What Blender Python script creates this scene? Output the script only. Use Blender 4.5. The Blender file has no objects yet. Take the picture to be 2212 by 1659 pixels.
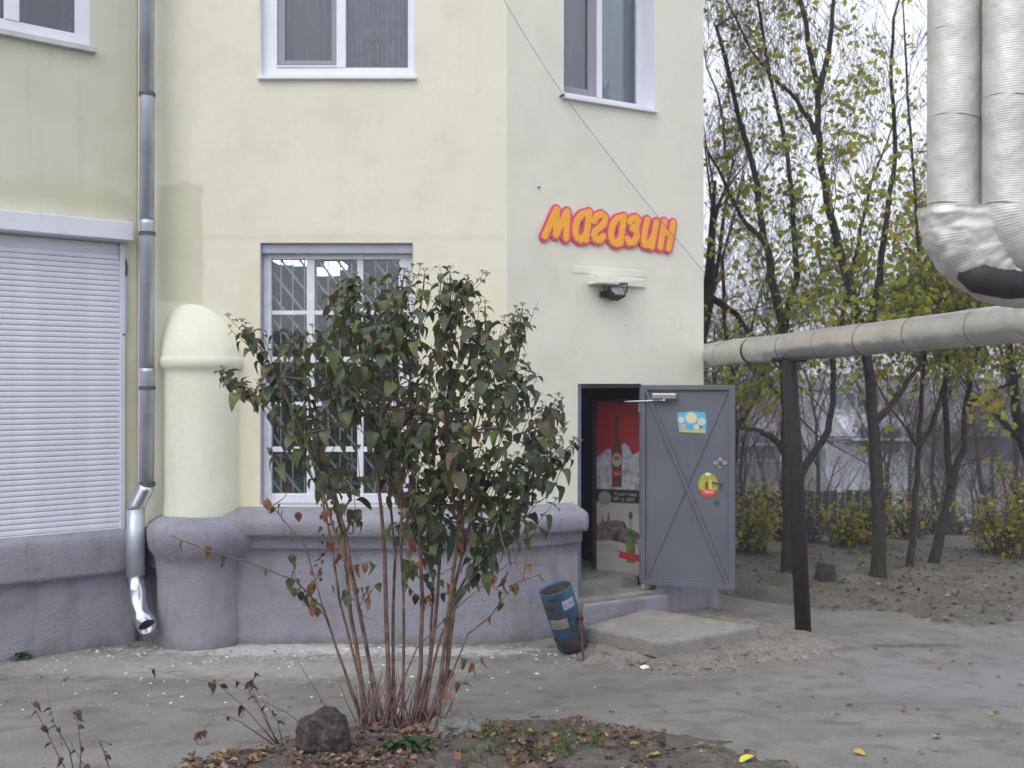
import bpy, bmesh, math, random
import numpy as np
from mathutils import Vector, Matrix, noise, Euler
R = math.radians
rnd = random.Random(7)
sc = bpy.context.scene
COL = sc.collection
F = 2150.0; CX = 1106.0; CY = 829.5; EYE = 2.5     # measurements were taken in a 2212 px wide view of the photograph

# ------------------------------------------------------------------ camera
cam_d = bpy.data.cameras.new('camera'); cam = bpy.data.objects.new('camera', cam_d); COL.objects.link(cam)
cam.location = (0, 0, EYE); cam.rotation_euler = (R(90), 0, 0)
cam_d.sensor_width = 36; cam_d.lens = 36*F/2212; cam_d.clip_end = 2000
cam_d.dof.use_dof = True; cam_d.dof.focus_distance = 6.9; cam_d.dof.aperture_fstop = 1.9
sc.camera = cam
# ------------------------------------------------------------------ world, sun, exposure
w = bpy.data.worlds.new('World'); sc.world = w; w.use_nodes = True
nt = w.node_tree; nt.nodes.clear()
sky = nt.nodes.new('ShaderNodeTexSky'); sky.sky_type = 'NISHITA'; sky.sun_disc = False
SUN_EL, SUN_AZ = R(50), R(215)
sky.sun_elevation = SUN_EL; sky.sun_rotation = SUN_AZ; sky.air_density = 1.0; sky.dust_density = 4.0; sky.ozone_density = 1.5
hs = nt.nodes.new('ShaderNodeHueSaturation'); hs.inputs['Saturation'].default_value = 0.42
bg = nt.nodes.new('ShaderNodeBackground'); bg.inputs['Strength'].default_value = 0.12
wo = nt.nodes.new('ShaderNodeOutputWorld')
cl = nt.nodes.new('ShaderNodeMixRGB'); cl.inputs[0].default_value = .72; cl.inputs[2].default_value = (8.6, 8.95, 9.9, 1)   # even cloud cover over the sky
nt.links.new(sky.outputs[0], hs.inputs['Color']); nt.links.new(hs.outputs[0], cl.inputs[1]); nt.links.new(cl.outputs[0], bg.inputs['Color']); nt.links.new(bg.outputs[0], wo.inputs['Surface'])
sd = bpy.data.lights.new('sun', 'SUN'); sd.energy = 0.8; sd.angle = R(45); sd.color = (1, 0.97, 0.93)
sun = bpy.data.objects.new('sun', sd); COL.objects.link(sun)
dv = Vector((math.sin(SUN_AZ)*math.cos(SUN_EL), math.cos(SUN_AZ)*math.cos(SUN_EL), math.sin(SUN_EL)))
sun.rotation_euler = dv.to_track_quat('Z', 'Y').to_euler()
sc.view_settings.view_transform = 'Standard'; sc.view_settings.look = 'None'
sc.view_settings.exposure = 0.58; sc.view_settings.gamma = 1; sc.view_settings.use_curve_mapping = False
try:
    sc.cycles.max_bounces = 6; sc.cycles.transparent_max_bounces = 12
except Exception: pass

# ------------------------------------------------------------------ helpers
def P(px, py, Y):
    return Vector(((px-CX)/F*Y, Y, EYE-(py-CY)/F*Y))

class MB:
    def __init__(s): s.v = []; s.f = []
    def add(s, vs, fs):
        n = len(s.v); s.v.extend([tuple(v) for v in vs]); s.f.extend([tuple(i+n for i in f) for f in fs]); return s
    def box8(s, c):
        return s.add(c, [(0,3,2,1),(4,5,6,7),(0,1,5,4),(1,2,6,5),(2,3,7,6),(3,0,4,7)])
    def box(s, x0,x1,y0,y1,z0,z1):
        return s.box8([(x0,y0,z0),(x1,y0,z0),(x1,y1,z0),(x0,y1,z0),(x0,y0,z1),(x1,y0,z1),(x1,y1,z1),(x0,y1,z1)])
    def wbox(s, W, u0,u1,z0,z1,d0,d1):
        c = [W.L(u,z,d) for (u,d,z) in ((u0,d1,z0),(u1,d1,z0),(u1,d0,z0),(u0,d0,z0),(u0,d1,z1),(u1,d1,z1),(u1,d0,z1),(u0,d0,z1))]
        return s.box8(c)
    def tube(s, pts, rad, sides=6, cap=True, closed_r=None):
        pts = [Vector(p) for p in pts]; n = len(pts)
        if not hasattr(rad, '__len__'): rad = [rad]*n
        base = len(s.v); up = None
        for i, p in enumerate(pts):
            t = (pts[min(i+1,n-1)]-pts[max(i-1,0)])
            if t.length < 1e-9: t = Vector((0,0,1))
            t.normalize()
            if up is None:
                a = Vector((0,0,1)) if abs(t.z) < .9 else Vector((1,0,0)); up = t.cross(a).normalized()
            else:
                up = (up-t*up.dot(t))
                if up.length < 1e-6: up = t.orthogonal()
                up.normalize()
            b = t.cross(up)
            for k in range(sides):
                a = 2*math.pi*k/sides
                q = p+(up*math.cos(a)+b*math.sin(a))*rad[i]; s.v.append((q.x,q.y,q.z))
        for i in range(n-1):
            for k in range(sides):
                k2 = (k+1) % sides
                s.f.append((base+i*sides+k, base+i*sides+k2, base+(i+1)*sides+k2, base+(i+1)*sides+k))
        if cap:
            s.f.append(tuple(base+k for k in range(sides))[::-1]); s.f.append(tuple(base+(n-1)*sides+k for k in range(sides)))
        return s
    def build(s, name, mat, parent=None, smooth=False, bevel=0, loc=None, seg=2):
        me = bpy.data.meshes.new(name)
        off = origin_of(parent) if parent is not None else Vector((0,0,0))
        if loc is not None: off = Vector(loc)
        arr = np.array(s.v, dtype=np.float64).reshape(-1,3)
        arr = arr-np.array(off)
        me.from_pydata(arr.tolist(), [], s.f); me.update()
        if smooth:
            me.polygons.foreach_set('use_smooth', [True]*len(me.polygons))
        if mat: me.materials.append(mat)
        o = bpy.data.objects.new(name, me); COL.objects.link(o)
        if parent is not None: o.parent = parent
        elif loc is not None: o.location = loc
        if bevel:
            m = o.modifiers.new('bevel', 'BEVEL'); m.width = bevel; m.segments = seg; m.limit_method = 'ANGLE'; m.angle_limit = R(40)
        return o

ORG = {}
def origin_of(o):
    t = Vector((0,0,0))
    while o is not None:
        t += o.location; o = o.parent
    return t
def thing(name, label, cat, loc=(0,0,0), group=None, kind=None):
    o = bpy.data.objects.new(name, None); COL.objects.link(o); o.location = loc; o.empty_display_size = .1
    tag(o, label, cat, group, kind); return o
def tag(o, label=None, cat=None, group=None, kind=None):
    if label: o['label'] = label
    if cat: o['category'] = cat
    if group: o['group'] = group
    if kind: o['kind'] = kind
    return o

# ------------------------------------------------------------------ materials
def mat(name, c1, c2=None, scale=3.0, rough=.8, metal=0.0, bump=0.0, bscale=60.0, c3=None, scale2=25.0, detail=6, dist=.01, spec=.5, m2amt=.5, coord='Object'):
    m = bpy.data.materials.new(name); m.use_nodes = True; n = m.node_tree.nodes; l = m.node_tree.links
    b = n['Principled BSDF']; b.inputs['Roughness'].default_value = rough; b.inputs['Metallic'].default_value = metal
    b.inputs['Specular IOR Level'].default_value = spec
    tc = n.new('ShaderNodeTexCoord'); out = tc.outputs[coord]
    m['x'] = 0
    if c2 is None: b.inputs['Base Color'].default_value = (*c1, 1); last = None
    else:
        nz = n.new('ShaderNodeTexNoise'); nz.inputs['Scale'].default_value = scale; nz.inputs['Detail'].default_value = detail
        l.new(out, nz.inputs['Vector'])
        cr = n.new('ShaderNodeValToRGB'); cr.color_ramp.elements[0].position = .35; cr.color_ramp.elements[1].position = .65
        cr.color_ramp.elements[0].color = (*c1,1); cr.color_ramp.elements[1].color = (*c2,1)
        l.new(nz.outputs['Fac'], cr.inputs['Fac']); last = cr.outputs['Color']
        if c3 is not None:
            n2 = n.new('ShaderNodeTexNoise'); n2.inputs['Scale'].default_value = scale2; n2.inputs['Detail'].default_value = 8
            l.new(out, n2.inputs['Vector'])
            r2 = n.new('ShaderNodeValToRGB'); r2.color_ramp.elements[0].position = .5; r2.color_ramp.elements[1].position = .68
            r2.color_ramp.elements[0].color = (0,0,0,1); r2.color_ramp.elements[1].color = (m2amt,)*3+(1,)
            l.new(n2.outputs['Fac'], r2.inputs['Fac'])
            mx = n.new('ShaderNodeMixRGB'); l.new(r2.outputs['Color'], mx.inputs['Fac']); l.new(last, mx.inputs[1]); mx.inputs[2].default_value = (*c3,1)
            last = mx.outputs[0]
        l.new(last, b.inputs['Base Color'])
    if bump:
        nb = n.new('ShaderNodeTexNoise'); nb.inputs['Scale'].default_value = bscale; nb.inputs['Detail'].default_value = 5
        l.new(out, nb.inputs['Vector'])
        bp = n.new('ShaderNodeBump'); bp.inputs['Strength'].default_value = bump; bp.inputs['Distance'].default_value = dist
        l.new(nb.outputs['Fac'], bp.inputs['Height']); l.new(bp.outputs[0], b.inputs['Normal'])
    return m
def stain_or_reflection(m, boxes, col):
    """tint with a colour inside soft boxes given in object space (x0,x1,z0,z1,strength,softness)"""
    n = m.node_tree.nodes; l = m.node_tree.links; b = n['Principled BSDF']
    tc = n.new('ShaderNodeTexCoord'); sp = n.new('ShaderNodeSeparateXYZ'); l.new(tc.outputs['Object'], sp.inputs[0])
    nz = n.new('ShaderNodeTexNoise'); nz.inputs['Scale'].default_value = 4; nz.inputs['Detail'].default_value = 8; l.new(tc.outputs['Object'], nz.inputs['Vector'])
    def math_(op, a, c, clamp=False):
        k = n.new('ShaderNodeMath'); k.operation = op; k.use_clamp = clamp
        for i, q in enumerate((a, c)):
            if isinstance(q, (int, float)): k.inputs[i].default_value = q
            else: l.new(q, k.inputs[i])
        return k.outputs[0]
    for (x0,x1,z0,z1,st,so) in boxes:
        dx = math_('SUBTRACT', (x1-x0)/2, math_('ABSOLUTE', math_('SUBTRACT', sp.outputs[0], (x0+x1)/2), 0))
        dz = math_('SUBTRACT', (z1-z0)/2, math_('ABSOLUTE', math_('SUBTRACT', sp.outputs[2], (z0+z1)/2), 0))
        d = math_('MINIMUM', dx, dz)
        d = math_('ADD', d, math_('MULTIPLY', math_('SUBTRACT', nz.outputs['Fac'], .5), so*2.5))
        fac = math_('MULTIPLY', math_('DIVIDE', d, so, True), st)
        src = b.inputs['Base Color'].links[0].from_socket
        mx = n.new('ShaderNodeMixRGB'); l.new(fac, mx.inputs['Fac']); l.new(src, mx.inputs[1]); mx.inputs[2].default_value = (*col,1)
        l.new(mx.outputs[0], b.inputs['Base Color'])
    return m

M = {}
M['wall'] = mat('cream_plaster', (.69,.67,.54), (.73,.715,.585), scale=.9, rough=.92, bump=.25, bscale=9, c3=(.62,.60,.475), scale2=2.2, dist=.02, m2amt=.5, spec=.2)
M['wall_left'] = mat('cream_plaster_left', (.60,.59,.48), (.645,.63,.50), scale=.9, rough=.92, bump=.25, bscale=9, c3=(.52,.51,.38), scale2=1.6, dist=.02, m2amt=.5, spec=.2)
M['wall_right'] = mat('pale_plaster', (.69,.68,.585), (.73,.715,.615), scale=.8, rough=.92, bump=.25, bscale=8, c3=(.62,.61,.52), scale2=2.0, dist=.02, m2amt=.5, spec=.2)
M['column'] = mat('column_plaster', (.70,.69,.56), (.74,.73,.61), scale=1.5, rough=.9, bump=.3, bscale=10, c3=(.5,.47,.38), scale2=18, dist=.02, m2amt=.12, spec=.2)
M['plinth'] = mat('grey_blue_plinth', (.235,.235,.275), (.285,.285,.325), scale=1.4, rough=.85, bump=.9, bscale=38, c3=(.19,.18,.195), scale2=5, dist=.012, m2amt=.6, spec=.3)
M['reveal_grey'] = mat('grey_reveal', (.34,.35,.42), (.40,.41,.48), scale=4, rough=.8, bump=.3, bscale=30)
M['white'] = mat('white_plastic', (.72,.73,.80), (.76,.77,.83), scale=5, rough=.4)
M['white_wood'] = mat('white_painted_wood', (.64,.65,.72), (.74,.75,.80), scale=9, rough=.6, bump=.2, bscale=60, c3=(.4,.38,.36), scale2=40, m2amt=.2)
M['net'] = mat('grey_net_frame', (.30,.29,.34))
M['sill'] = mat('tin_sill', (.45,.46,.46), (.55,.56,.56), scale=6, rough=.5, metal=.3)
M['shutter'] = mat('shutter_white', (.64,.65,.73), (.70,.71,.78), scale=2.5, rough=.45, c3=(.55,.54,.57), scale2=8, m2amt=.25)
M['galv'] = mat('galvanised_steel', (.38,.42,.50), (.50,.55,.63), scale=3, rough=.42, metal=.6, bump=.15, bscale=30, c3=(.6,.58,.5), scale2=14, m2amt=.3)
M['galv_new'] = mat('new_galvanised_steel', (.55,.60,.66), (.70,.74,.80), scale=12, rough=.22, metal=1, bump=.1, bscale=20)
M['dark_metal'] = mat('dark_bracket_metal', (.10,.10,.12), rough=.6, metal=.4)
M['door'] = mat('grey_door_paint', (.105,.115,.145), (.125,.135,.165), scale=2.5, rough=.45, bump=.1, bscale=12)
M['door_jamb'] = mat('blue_grey_jamb', (.13,.16,.22), (.16,.19,.26), scale=6, rough=.6)
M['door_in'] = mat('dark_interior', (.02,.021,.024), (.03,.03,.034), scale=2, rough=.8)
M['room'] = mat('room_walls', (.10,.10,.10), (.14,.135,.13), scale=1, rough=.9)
M['steel'] = mat('bare_steel', (.45,.45,.44), rough=.35, metal=.9)
M['black'] = mat('black_metal', (.02,.02,.022), (.03,.03,.032), scale=10, rough=.7)
M['tar'] = mat('tarred_post', (.010,.010,.011), (.018,.017,.018), scale=8, rough=.85, bump=.4, bscale=25)
M['rust'] = mat('rusty_leg', (.06,.035,.028), (.10,.05,.035), scale=20, rough=.9)
M['orange'] = mat('orange_letter', (.83,.37,.02), (.86,.40,.025), scale=4, rough=.35)
M['pink'] = mat('pink_outline', (.66,.055,.16), (.70,.07,.18), scale=4, rough=.35)
M['concrete'] = mat('concrete_slab', (.23,.215,.195), (.29,.275,.25), scale=5, rough=.95, bump=.7, bscale=45, c3=(.18,.165,.15), scale2=9, m2amt=.7)
M['apron'] = mat('rubble_apron', (.20,.18,.16), (.27,.245,.22), scale=6, rough=.97, bump=1, bscale=22, c3=(.16,.13,.115), scale2=7, dist=.04, m2amt=.8)
M['path'] = mat('dusty_asphalt', (.17,.164,.153), (.22,.213,.20), scale=1.6, rough=.95, bump=.8, bscale=55, c3=(.125,.118,.108), scale2=4.5, m2amt=.8)
M['soil'] = mat('leafy_soil', (.085,.072,.062), (.14,.124,.108), scale=5, rough=1, bump=1, bscale=30, c3=(.07,.085,.04), scale2=7, dist=.04, m2amt=.7)
M['verge'] = mat('verge_soil', (.10,.09,.078), (.155,.14,.12), scale=2, rough=1, bump=1, bscale=18, c3=(.08,.09,.035), scale2=5, dist=.04, m2amt=.8)
M['far_ground'] = mat('far_ground', (.085,.075,.065), (.12,.105,.09), scale=.2, rough=1, c3=(.06,.07,.035), scale2=.5, m2amt=.7)
M['bark'] = mat('bark', (.022,.019,.018), (.045,.039,.035), scale=18, rough=.95, bump=.8, bscale=35)
M['twig'] = mat('twig_bark', (.060,.046,.044), (.095,.076,.072), scale=10, rough=.95)
M['twig_far'] = mat('distant_twig_bark', (.060,.049,.052), (.09,.075,.078), scale=3, rough=.95)
M['stem'] = mat('reddish_stem', (.075,.048,.036), (.22,.14,.098), scale=14, rough=.75, bump=.3, bscale=60)
M['dry'] = mat('dry_stem', (.13,.08,.07), (.20,.12,.10), scale=9, rough=.8)
M['rock_b'] = mat('brown_rock', (.022,.016,.014), (.055,.040,.034), scale=14, rough=.95, bump=1, bscale=20, c3=(.13,.11,.095), scale2=30, dist=.04, m2amt=.5)
M['rock_g'] = mat('grey_rock', (.12,.118,.11), (.19,.185,.175), scale=9, rough=.95, bump=1, bscale=25, dist=.03)
M['rock_w'] = mat('pale_rock', (.30,.30,.30), (.40,.40,.40), scale=9, rough=.9, bump=.6, bscale=25)
M['curtain_a'] = mat('grey_curtain', (.15,.145,.155), (.19,.185,.195), scale=3, rough=.9)
M['curtain_b'] = mat('mauve_curtain', (.26,.245,.30), (.36,.34,.40), scale=8, rough=.9)
M['curtain_c'] = mat('pale_green_curtain', (.30,.35,.34), (.36,.41,.40), scale=5, rough=.9)
M['plant'] = mat('house_plant', (.03,.08,.03), (.05,.12,.05), scale=5, rough=.7)
M['grille'] = mat('window_grille', (.60,.60,.58), (.72,.72,.70), scale=9, rough=.6)
M['house_w'] = mat('far_white_render', (.40,.42,.47), (.48,.50,.55), scale=.6, rough=.9)
M['house_b'] = mat('far_brick', (.26,.15,.11), (.31,.19,.14), scale=.6, rough=.9)
M['house_g'] = mat('far_grey_render', (.22,.22,.24), (.28,.28,.30), scale=.6, rough=.9)
M['roof_g'] = mat('far_slate_roof', (.20,.20,.22), (.26,.26,.28), scale=2, rough=.9)
M['pane_far'] = mat('far_window_glass', (.08,.12,.16), rough=.15)
M['paper'] = mat('white_paper', (.72,.72,.72), rough=.8)
M['cable'] = mat('cable_sheath', (.2,.2,.19), rough=.7)

def flat(name, c, rough=.5):
    if name not in M: M[name] = mat(name, c, rough=rough)
    return M[name]

def glass(name, tint=(.9,.95,.95), refl=.08):
    m = bpy.data.materials.new(name); m.use_nodes = True; n = m.node_tree.nodes; l = m.node_tree.links; n.clear()
    o = n.new('ShaderNodeOutputMaterial'); t = n.new('ShaderNodeBsdfTransparent'); t.inputs[0].default_value = (*tint,1)
    g = n.new('ShaderNodeBsdfGlossy'); g.inputs['Roughness'].default_value = .02; g.inputs[0].default_value = (.9,.9,.95,1)
    fr = n.new('ShaderNodeFresnel'); fr.inputs[0].default_value = 1.45
    ad = n.new('ShaderNodeMath'); ad.operation = 'ADD'; ad.inputs[1].default_value = refl-.05; ad.use_clamp = True; l.new(fr.outputs[0], ad.inputs[0])
    mx = n.new('ShaderNodeMixShader'); l.new(ad.outputs[0], mx.inputs[0]); l.new(t.outputs[0], mx.inputs[1]); l.new(g.outputs[0], mx.inputs[2]); l.new(mx.outputs[0], o.inputs[0])
    return m
M['glass'] = glass('window_glass')
def emit(name, c, s):
    m = bpy.data.materials.new(name); m.use_nodes = True; b = m.node_tree.nodes['Principled BSDF']
    b.inputs['Base Color'].default_value = (*c,1); b.inputs['Emission Color'].default_value = (*c,1); b.inputs['Emission Strength'].default_value = s; return m
M['tube'] = emit('fluorescent_tube', (.60,1,.80), 3)

def leafmat(name, stops, rough=.45, trans=.25, spec=.4):
    """one leaf colour each: picked at random per leaf (island) and per object"""
    m = bpy.data.materials.new(name); m.use_nodes = True; n = m.node_tree.nodes; l = m.node_tree.links
    b = n['Principled BSDF']; b.inputs['Roughness'].default_value = rough; b.inputs['Specular IOR Level'].default_value = spec
    g = n.new('ShaderNodeNewGeometry'); oi = n.new('ShaderNodeObjectInfo')
    a = n.new('ShaderNodeMath'); a.operation = 'ADD'; l.new(g.outputs['Random Per Island'], a.inputs[0]); l.new(oi.outputs['Random'], a.inputs[1])
    fr = n.new('ShaderNodeMath'); fr.operation = 'FRACT'; l.new(a.outputs[0], fr.inputs[0])
    cr = n.new('ShaderNodeValToRGB'); e = cr.color_ramp.elements
    e[0].position = stops[0][0]; e[0].color = (*stops[0][1],1); e[1].position = stops[1][0]; e[1].color = (*stops[1][1],1)
    for p, c in stops[2:]:
        q = e.new(p); q.color = (*c,1)
    l.new(fr.outputs[0], cr.inputs[0])
    tc = n.new('ShaderNodeTexCoord'); nz = n.new('ShaderNodeTexNoise'); nz.inputs['Scale'].default_value = 40; l.new(tc.outputs['Object'], nz.inputs['Vector'])
    mp = n.new('ShaderNodeMapRange'); mp.inputs['To Min'].default_value = .75; mp.inputs['To Max'].default_value = 1.25; l.new(nz.outputs['Fac'], mp.inputs['Value'])
    mx = n.new('ShaderNodeVectorMath'); mx.operation = 'SCALE'; l.new(cr.outputs[0], mx.inputs[0]); l.new(mp.outputs[0], mx.inputs['Scale'])
    l.new(mx.outputs[0], b.inputs['Base Color'])
    tr = n.new('ShaderNodeBsdfTranslucent'); l.new(mx.outputs[0], tr.inputs[0])
    ms = n.new('ShaderNodeMixShader'); ms.inputs[0].default_value = trans
    o = n['Material Output']; l.new(b.outputs[0], ms.inputs[1]); l.new(tr.outputs[0], ms.inputs[2]); l.new(ms.outputs[0], o.inputs[0])
    return m
M['leaf_dark'] = leafmat('dogwood_leaf', [(0,(.040,.056,.034)),(1,(.14,.155,.13)),(.2,(.060,.085,.034)),(.4,(.085,.108,.080)),(.6,(.115,.145,.034)),(.8,(.085,.115,.045)),(.92,(.16,.12,.06))], rough=.40, trans=.32)
M['leaf_autumn'] = leafmat('autumn_leaf', [(0,(.09,.11,.04)),(1,(.20,.07,.045)),(.35,(.13,.12,.05)),(.6,(.24,.12,.05)),(.8,(.26,.09,.06))], rough=.55)
M['leaf_yg'] = leafmat('yellow_green_leaf', [(0,(.27,.32,.05)),(1,(.56,.38,.07)),(.4,(.37,.43,.07)),(.7,(.48,.53,.11)),(.9,(.52,.44,.07))], rough=.6, trans=.7)
M['leaf_bush'] = leafmat('yellow_bush_leaf', [(0,(.19,.21,.03)),(1,(.42,.22,.05)),(.4,(.30,.31,.04)),(.7,(.42,.39,.05))], rough=.6, trans=.4)
M['leaf_green'] = leafmat('green_weed_leaf', [(0,(.03,.07,.035)),(1,(.09,.13,.05)),(.5,(.05,.10,.045))], rough=.6)
M['litter'] = leafmat('fallen_leaf', [(0,(.055,.04,.032)),(1,(.36,.29,.08)),(.35,(.10,.066,.052)),(.6,(.16,.105,.08)),(.8,(.21,.10,.05)),(.9,(.28,.20,.13))], rough=.8, trans=.1)
M['grass'] = leafmat('grass_blade', [(0,(.05,.09,.025)),(1,(.13,.16,.05)),(.5,(.08,.13,.03))], rough=.6)
M['dead'] = leafmat('dead_leaf', [(0,(.045,.032,.03)),(1,(.15,.08,.07)),(.5,(.09,.06,.055))], rough=.8)

def foil(name):
    m = bpy.data.materials.new(name); m.use_nodes = True; n = m.node_tree.nodes; l = m.node_tree.links; b = n['Principled BSDF']
    b.inputs['Metallic'].default_value = .6
    uv = n.new('ShaderNodeTexCoord')
    at = n.new('ShaderNodeAttribute'); at.attribute_name = 'along'
    nz = n.new('ShaderNodeTexNoise'); nz.inputs['Scale'].default_value = 3.0; nz.inputs['Detail'].default_value = 6; l.new(uv.outputs['Object'], nz.inputs['Vector'])
    cr = n.new('ShaderNodeValToRGB'); cr.color_ramp.elements[0].position = .3; cr.color_ramp.elements[1].position = .7
    cr.color_ramp.elements[0].color = (.52,.505,.47,1); cr.color_ramp.elements[1].color = (.70,.69,.67,1); l.new(nz.outputs['Fac'], cr.inputs[0]); l.new(cr.outputs[0], b.inputs['Base Color'])
    k = n.new('ShaderNodeMath'); k.operation = 'MULTIPLY'; k.inputs[1].default_value = 2*math.pi/.0125; l.new(at.outputs['Fac'], k.inputs[0])
    n2 = n.new('ShaderNodeTexNoise'); n2.inputs['Scale'].default_value = 9; l.new(uv.outputs['Object'], n2.inputs['Vector'])
    k3 = n.new('ShaderNodeMath'); k3.operation = 'MULTIPLY_ADD'; k3.inputs[1].default_value = 2.5; l.new(n2.outputs['Fac'], k3.inputs[0]); l.new(k.outputs[0], k3.inputs[2])
    s_ = n.new('ShaderNodeMath'); s_.operation = 'SINE'; l.new(k3.outputs[0], s_.inputs[0])
    bp = n.new('ShaderNodeBump'); bp.inputs['Strength'].default_value = .28; bp.inputs['Distance'].default_value = .0012; l.new(s_.outputs[0], bp.inputs['Height'])
    n3 = n.new('ShaderNodeTexNoise'); n3.inputs['Scale'].default_value = 7; l.new(uv.outputs['Object'], n3.inputs['Vector'])
    b2 = n.new('ShaderNodeBump'); b2.inputs['Strength'].default_value = .5; b2.inputs['Distance'].default_value = .03; l.new(n3.outputs['Fac'], b2.inputs['Height']); l.new(bp.outputs[0], b2.inputs['Normal'])
    l.new(b2.outputs[0], b.inputs['Normal']); b.inputs['Roughness'].default_value = .55
    return m
M['foil'] = foil('foil_insulation')
M['foil_c'] = foil('creased_foil_insulation'); _n = M['foil_c'].node_tree.nodes; _n['Bump.001'].inputs['Strength'].default_value = .55; _n['Bump.001'].inputs['Distance'].default_value = .05
M['foil_s'] = foil('smooth_foil_insulation'); _n = M['foil_s'].node_tree.nodes; _n['Principled BSDF'].inputs['Metallic'].default_value = .85; _n['Principled BSDF'].inputs['Roughness'].default_value = .36; _n['Bump'].inputs['Strength'].default_value = .08

# ------------------------------------------------------------------ ground heights
def smooth(t): t = min(1, max(0, t)); return t*t*(3-2*t)
def nz(x, y, s=1.0, k=0): return noise.noise(Vector((x*s, y*s, k)))
def base_h(x, y):
    if y >= 5.0: h = .38*smooth((9.2-y)/4.2)
    else: h = .38+(5-y)*.10
    h += .012*nz(x, y, .9)
    if y > 14.5:
        t = y-14.5
        h -= 5.0*smooth(t/22.0)
        if y > 80: h += 9*smooth((y-80)/150)*(1+.4*nz(x,y,.02))
        h += .4*smooth(t/20)*nz(x, y, .08)
    return h
def unproj(px, py):
    """ground point seen at a measured position"""
    hi = 2.5
    while P(px,py,hi).z > base_h(P(px,py,hi).x,hi) and hi < 60: hi += .25
    lo = hi-.25
    for _ in range(50):
        m_ = (lo+hi)/2; p = P(px, py, m_)
        if p.z > base_h(p.x, m_): lo = m_
        else: hi = m_
    p = P(px, py, lo); p.z = base_h(p.x, lo); return p
def sd_poly(x, y, poly):
    d = 1e9; ins = False; n = len(poly); j = n-1
    for i in range(n):
        xi, yi = poly[i]; xj, yj = poly[j]
        ex, ey = xj-xi, yj-yi; wx, wy = x-xi, y-yi
        t = max(0, min(1, (wx*ex+wy*ey)/(ex*ex+ey*ey+1e-12)))
        d = min(d, math.hypot(wx-ex*t, wy-ey*t))
        if (yi > y) != (yj > y) and x < (xj-xi)*(y-yi)/(yj-yi+1e-12)+xi: ins = not ins
        j = i
    return d if ins else -d
def sheet(name, x0, x1, y0, y1, step, hf, m, keep=None, smooth_=True):
    nx = int((x1-x0)/step)+1; ny = int((y1-y0)/step)+1
    mb = MB(); hs_ = {}; vid = {}
    for j in range(ny+1):
        for i in range(nx+1):
            x = x0+(x1-x0)*i/nx; y = y0+(y1-y0)*j/ny; hs_[(i,j)] = (x, y, hf(x,y))
    for j in range(ny):
        for i in range(nx):
            q = [(i,j),(i+1,j),(i+1,j+1),(i,j+1)]
            if keep and not any(keep(*hs_[c]) for c in q): continue
            ids = []
            for c in q:
                if c not in vid: vid[c] = len(mb.v); mb.v.append(hs_[c])
                ids.append(vid[c])
            mb.f.append(tuple(ids))
    o = mb.build(name, m, smooth=smooth_); return o
def geo_steps(a, b, s0, g):
    out = [a]; s = s0
    while out[-1] < b: out.append(min(b, out[-1]+s)); s *= g
    return out
# one terrain sheet to the horizon, finer near the camera
ys = geo_steps(0, 260, .5, 1.045); ys = [-60,-30,-15,-7,-3]+ys
xs_r = geo_steps(0, 200, .6, 1.07); xs = [-v for v in xs_r[::-1]][:-1]+xs_r
mb = MB()
for y in ys:
    for x in xs: mb.v.append((x, y, base_h(x, y)-(.6 if y < 17.0 and x > -3 else .16 if y < 18.2 else .05)))
nx = len(xs)
for j in range(len(ys)-1):
    for i in range(nx-1): mb.f.append((j*nx+i, j*nx+i+1, (j+1)*nx+i+1, (j+1)*nx+i))
tag(mb.build('ground', M['far_ground'], smooth=True), kind='structure')
def path_h(x, y): return base_h(x,y)+.006*nz(x,y,3)+.010*nz(x,y,1.1,3)
VE0 = [(p.x,p.y) for p in [unproj(*q) for q in ((1540,1283),(1712,1311),(1802,1319),(1937,1322),(2028,1346),(2103,1351),(2212,1339),(2500,1335))]]; VE0 = [(-12,14.5),(VE0[0][0]-1.0,12.2)]+VE0+[(14,10.6),(14,40),(-12,40)]
PATH = sheet('path', -9, 14, 1.0, 12.6, .11, path_h, M['path'], keep=lambda x,y,z: sd_poly(x,y,VE0) < .45); tag(PATH, kind='structure')
n = M['path'].node_tree.nodes; l = M['path'].node_tree.links
stain_or_reflection(M['path'], [(-4.2,-.2,-1,1,.0,.2)], (.5,.5,.5))
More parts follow.
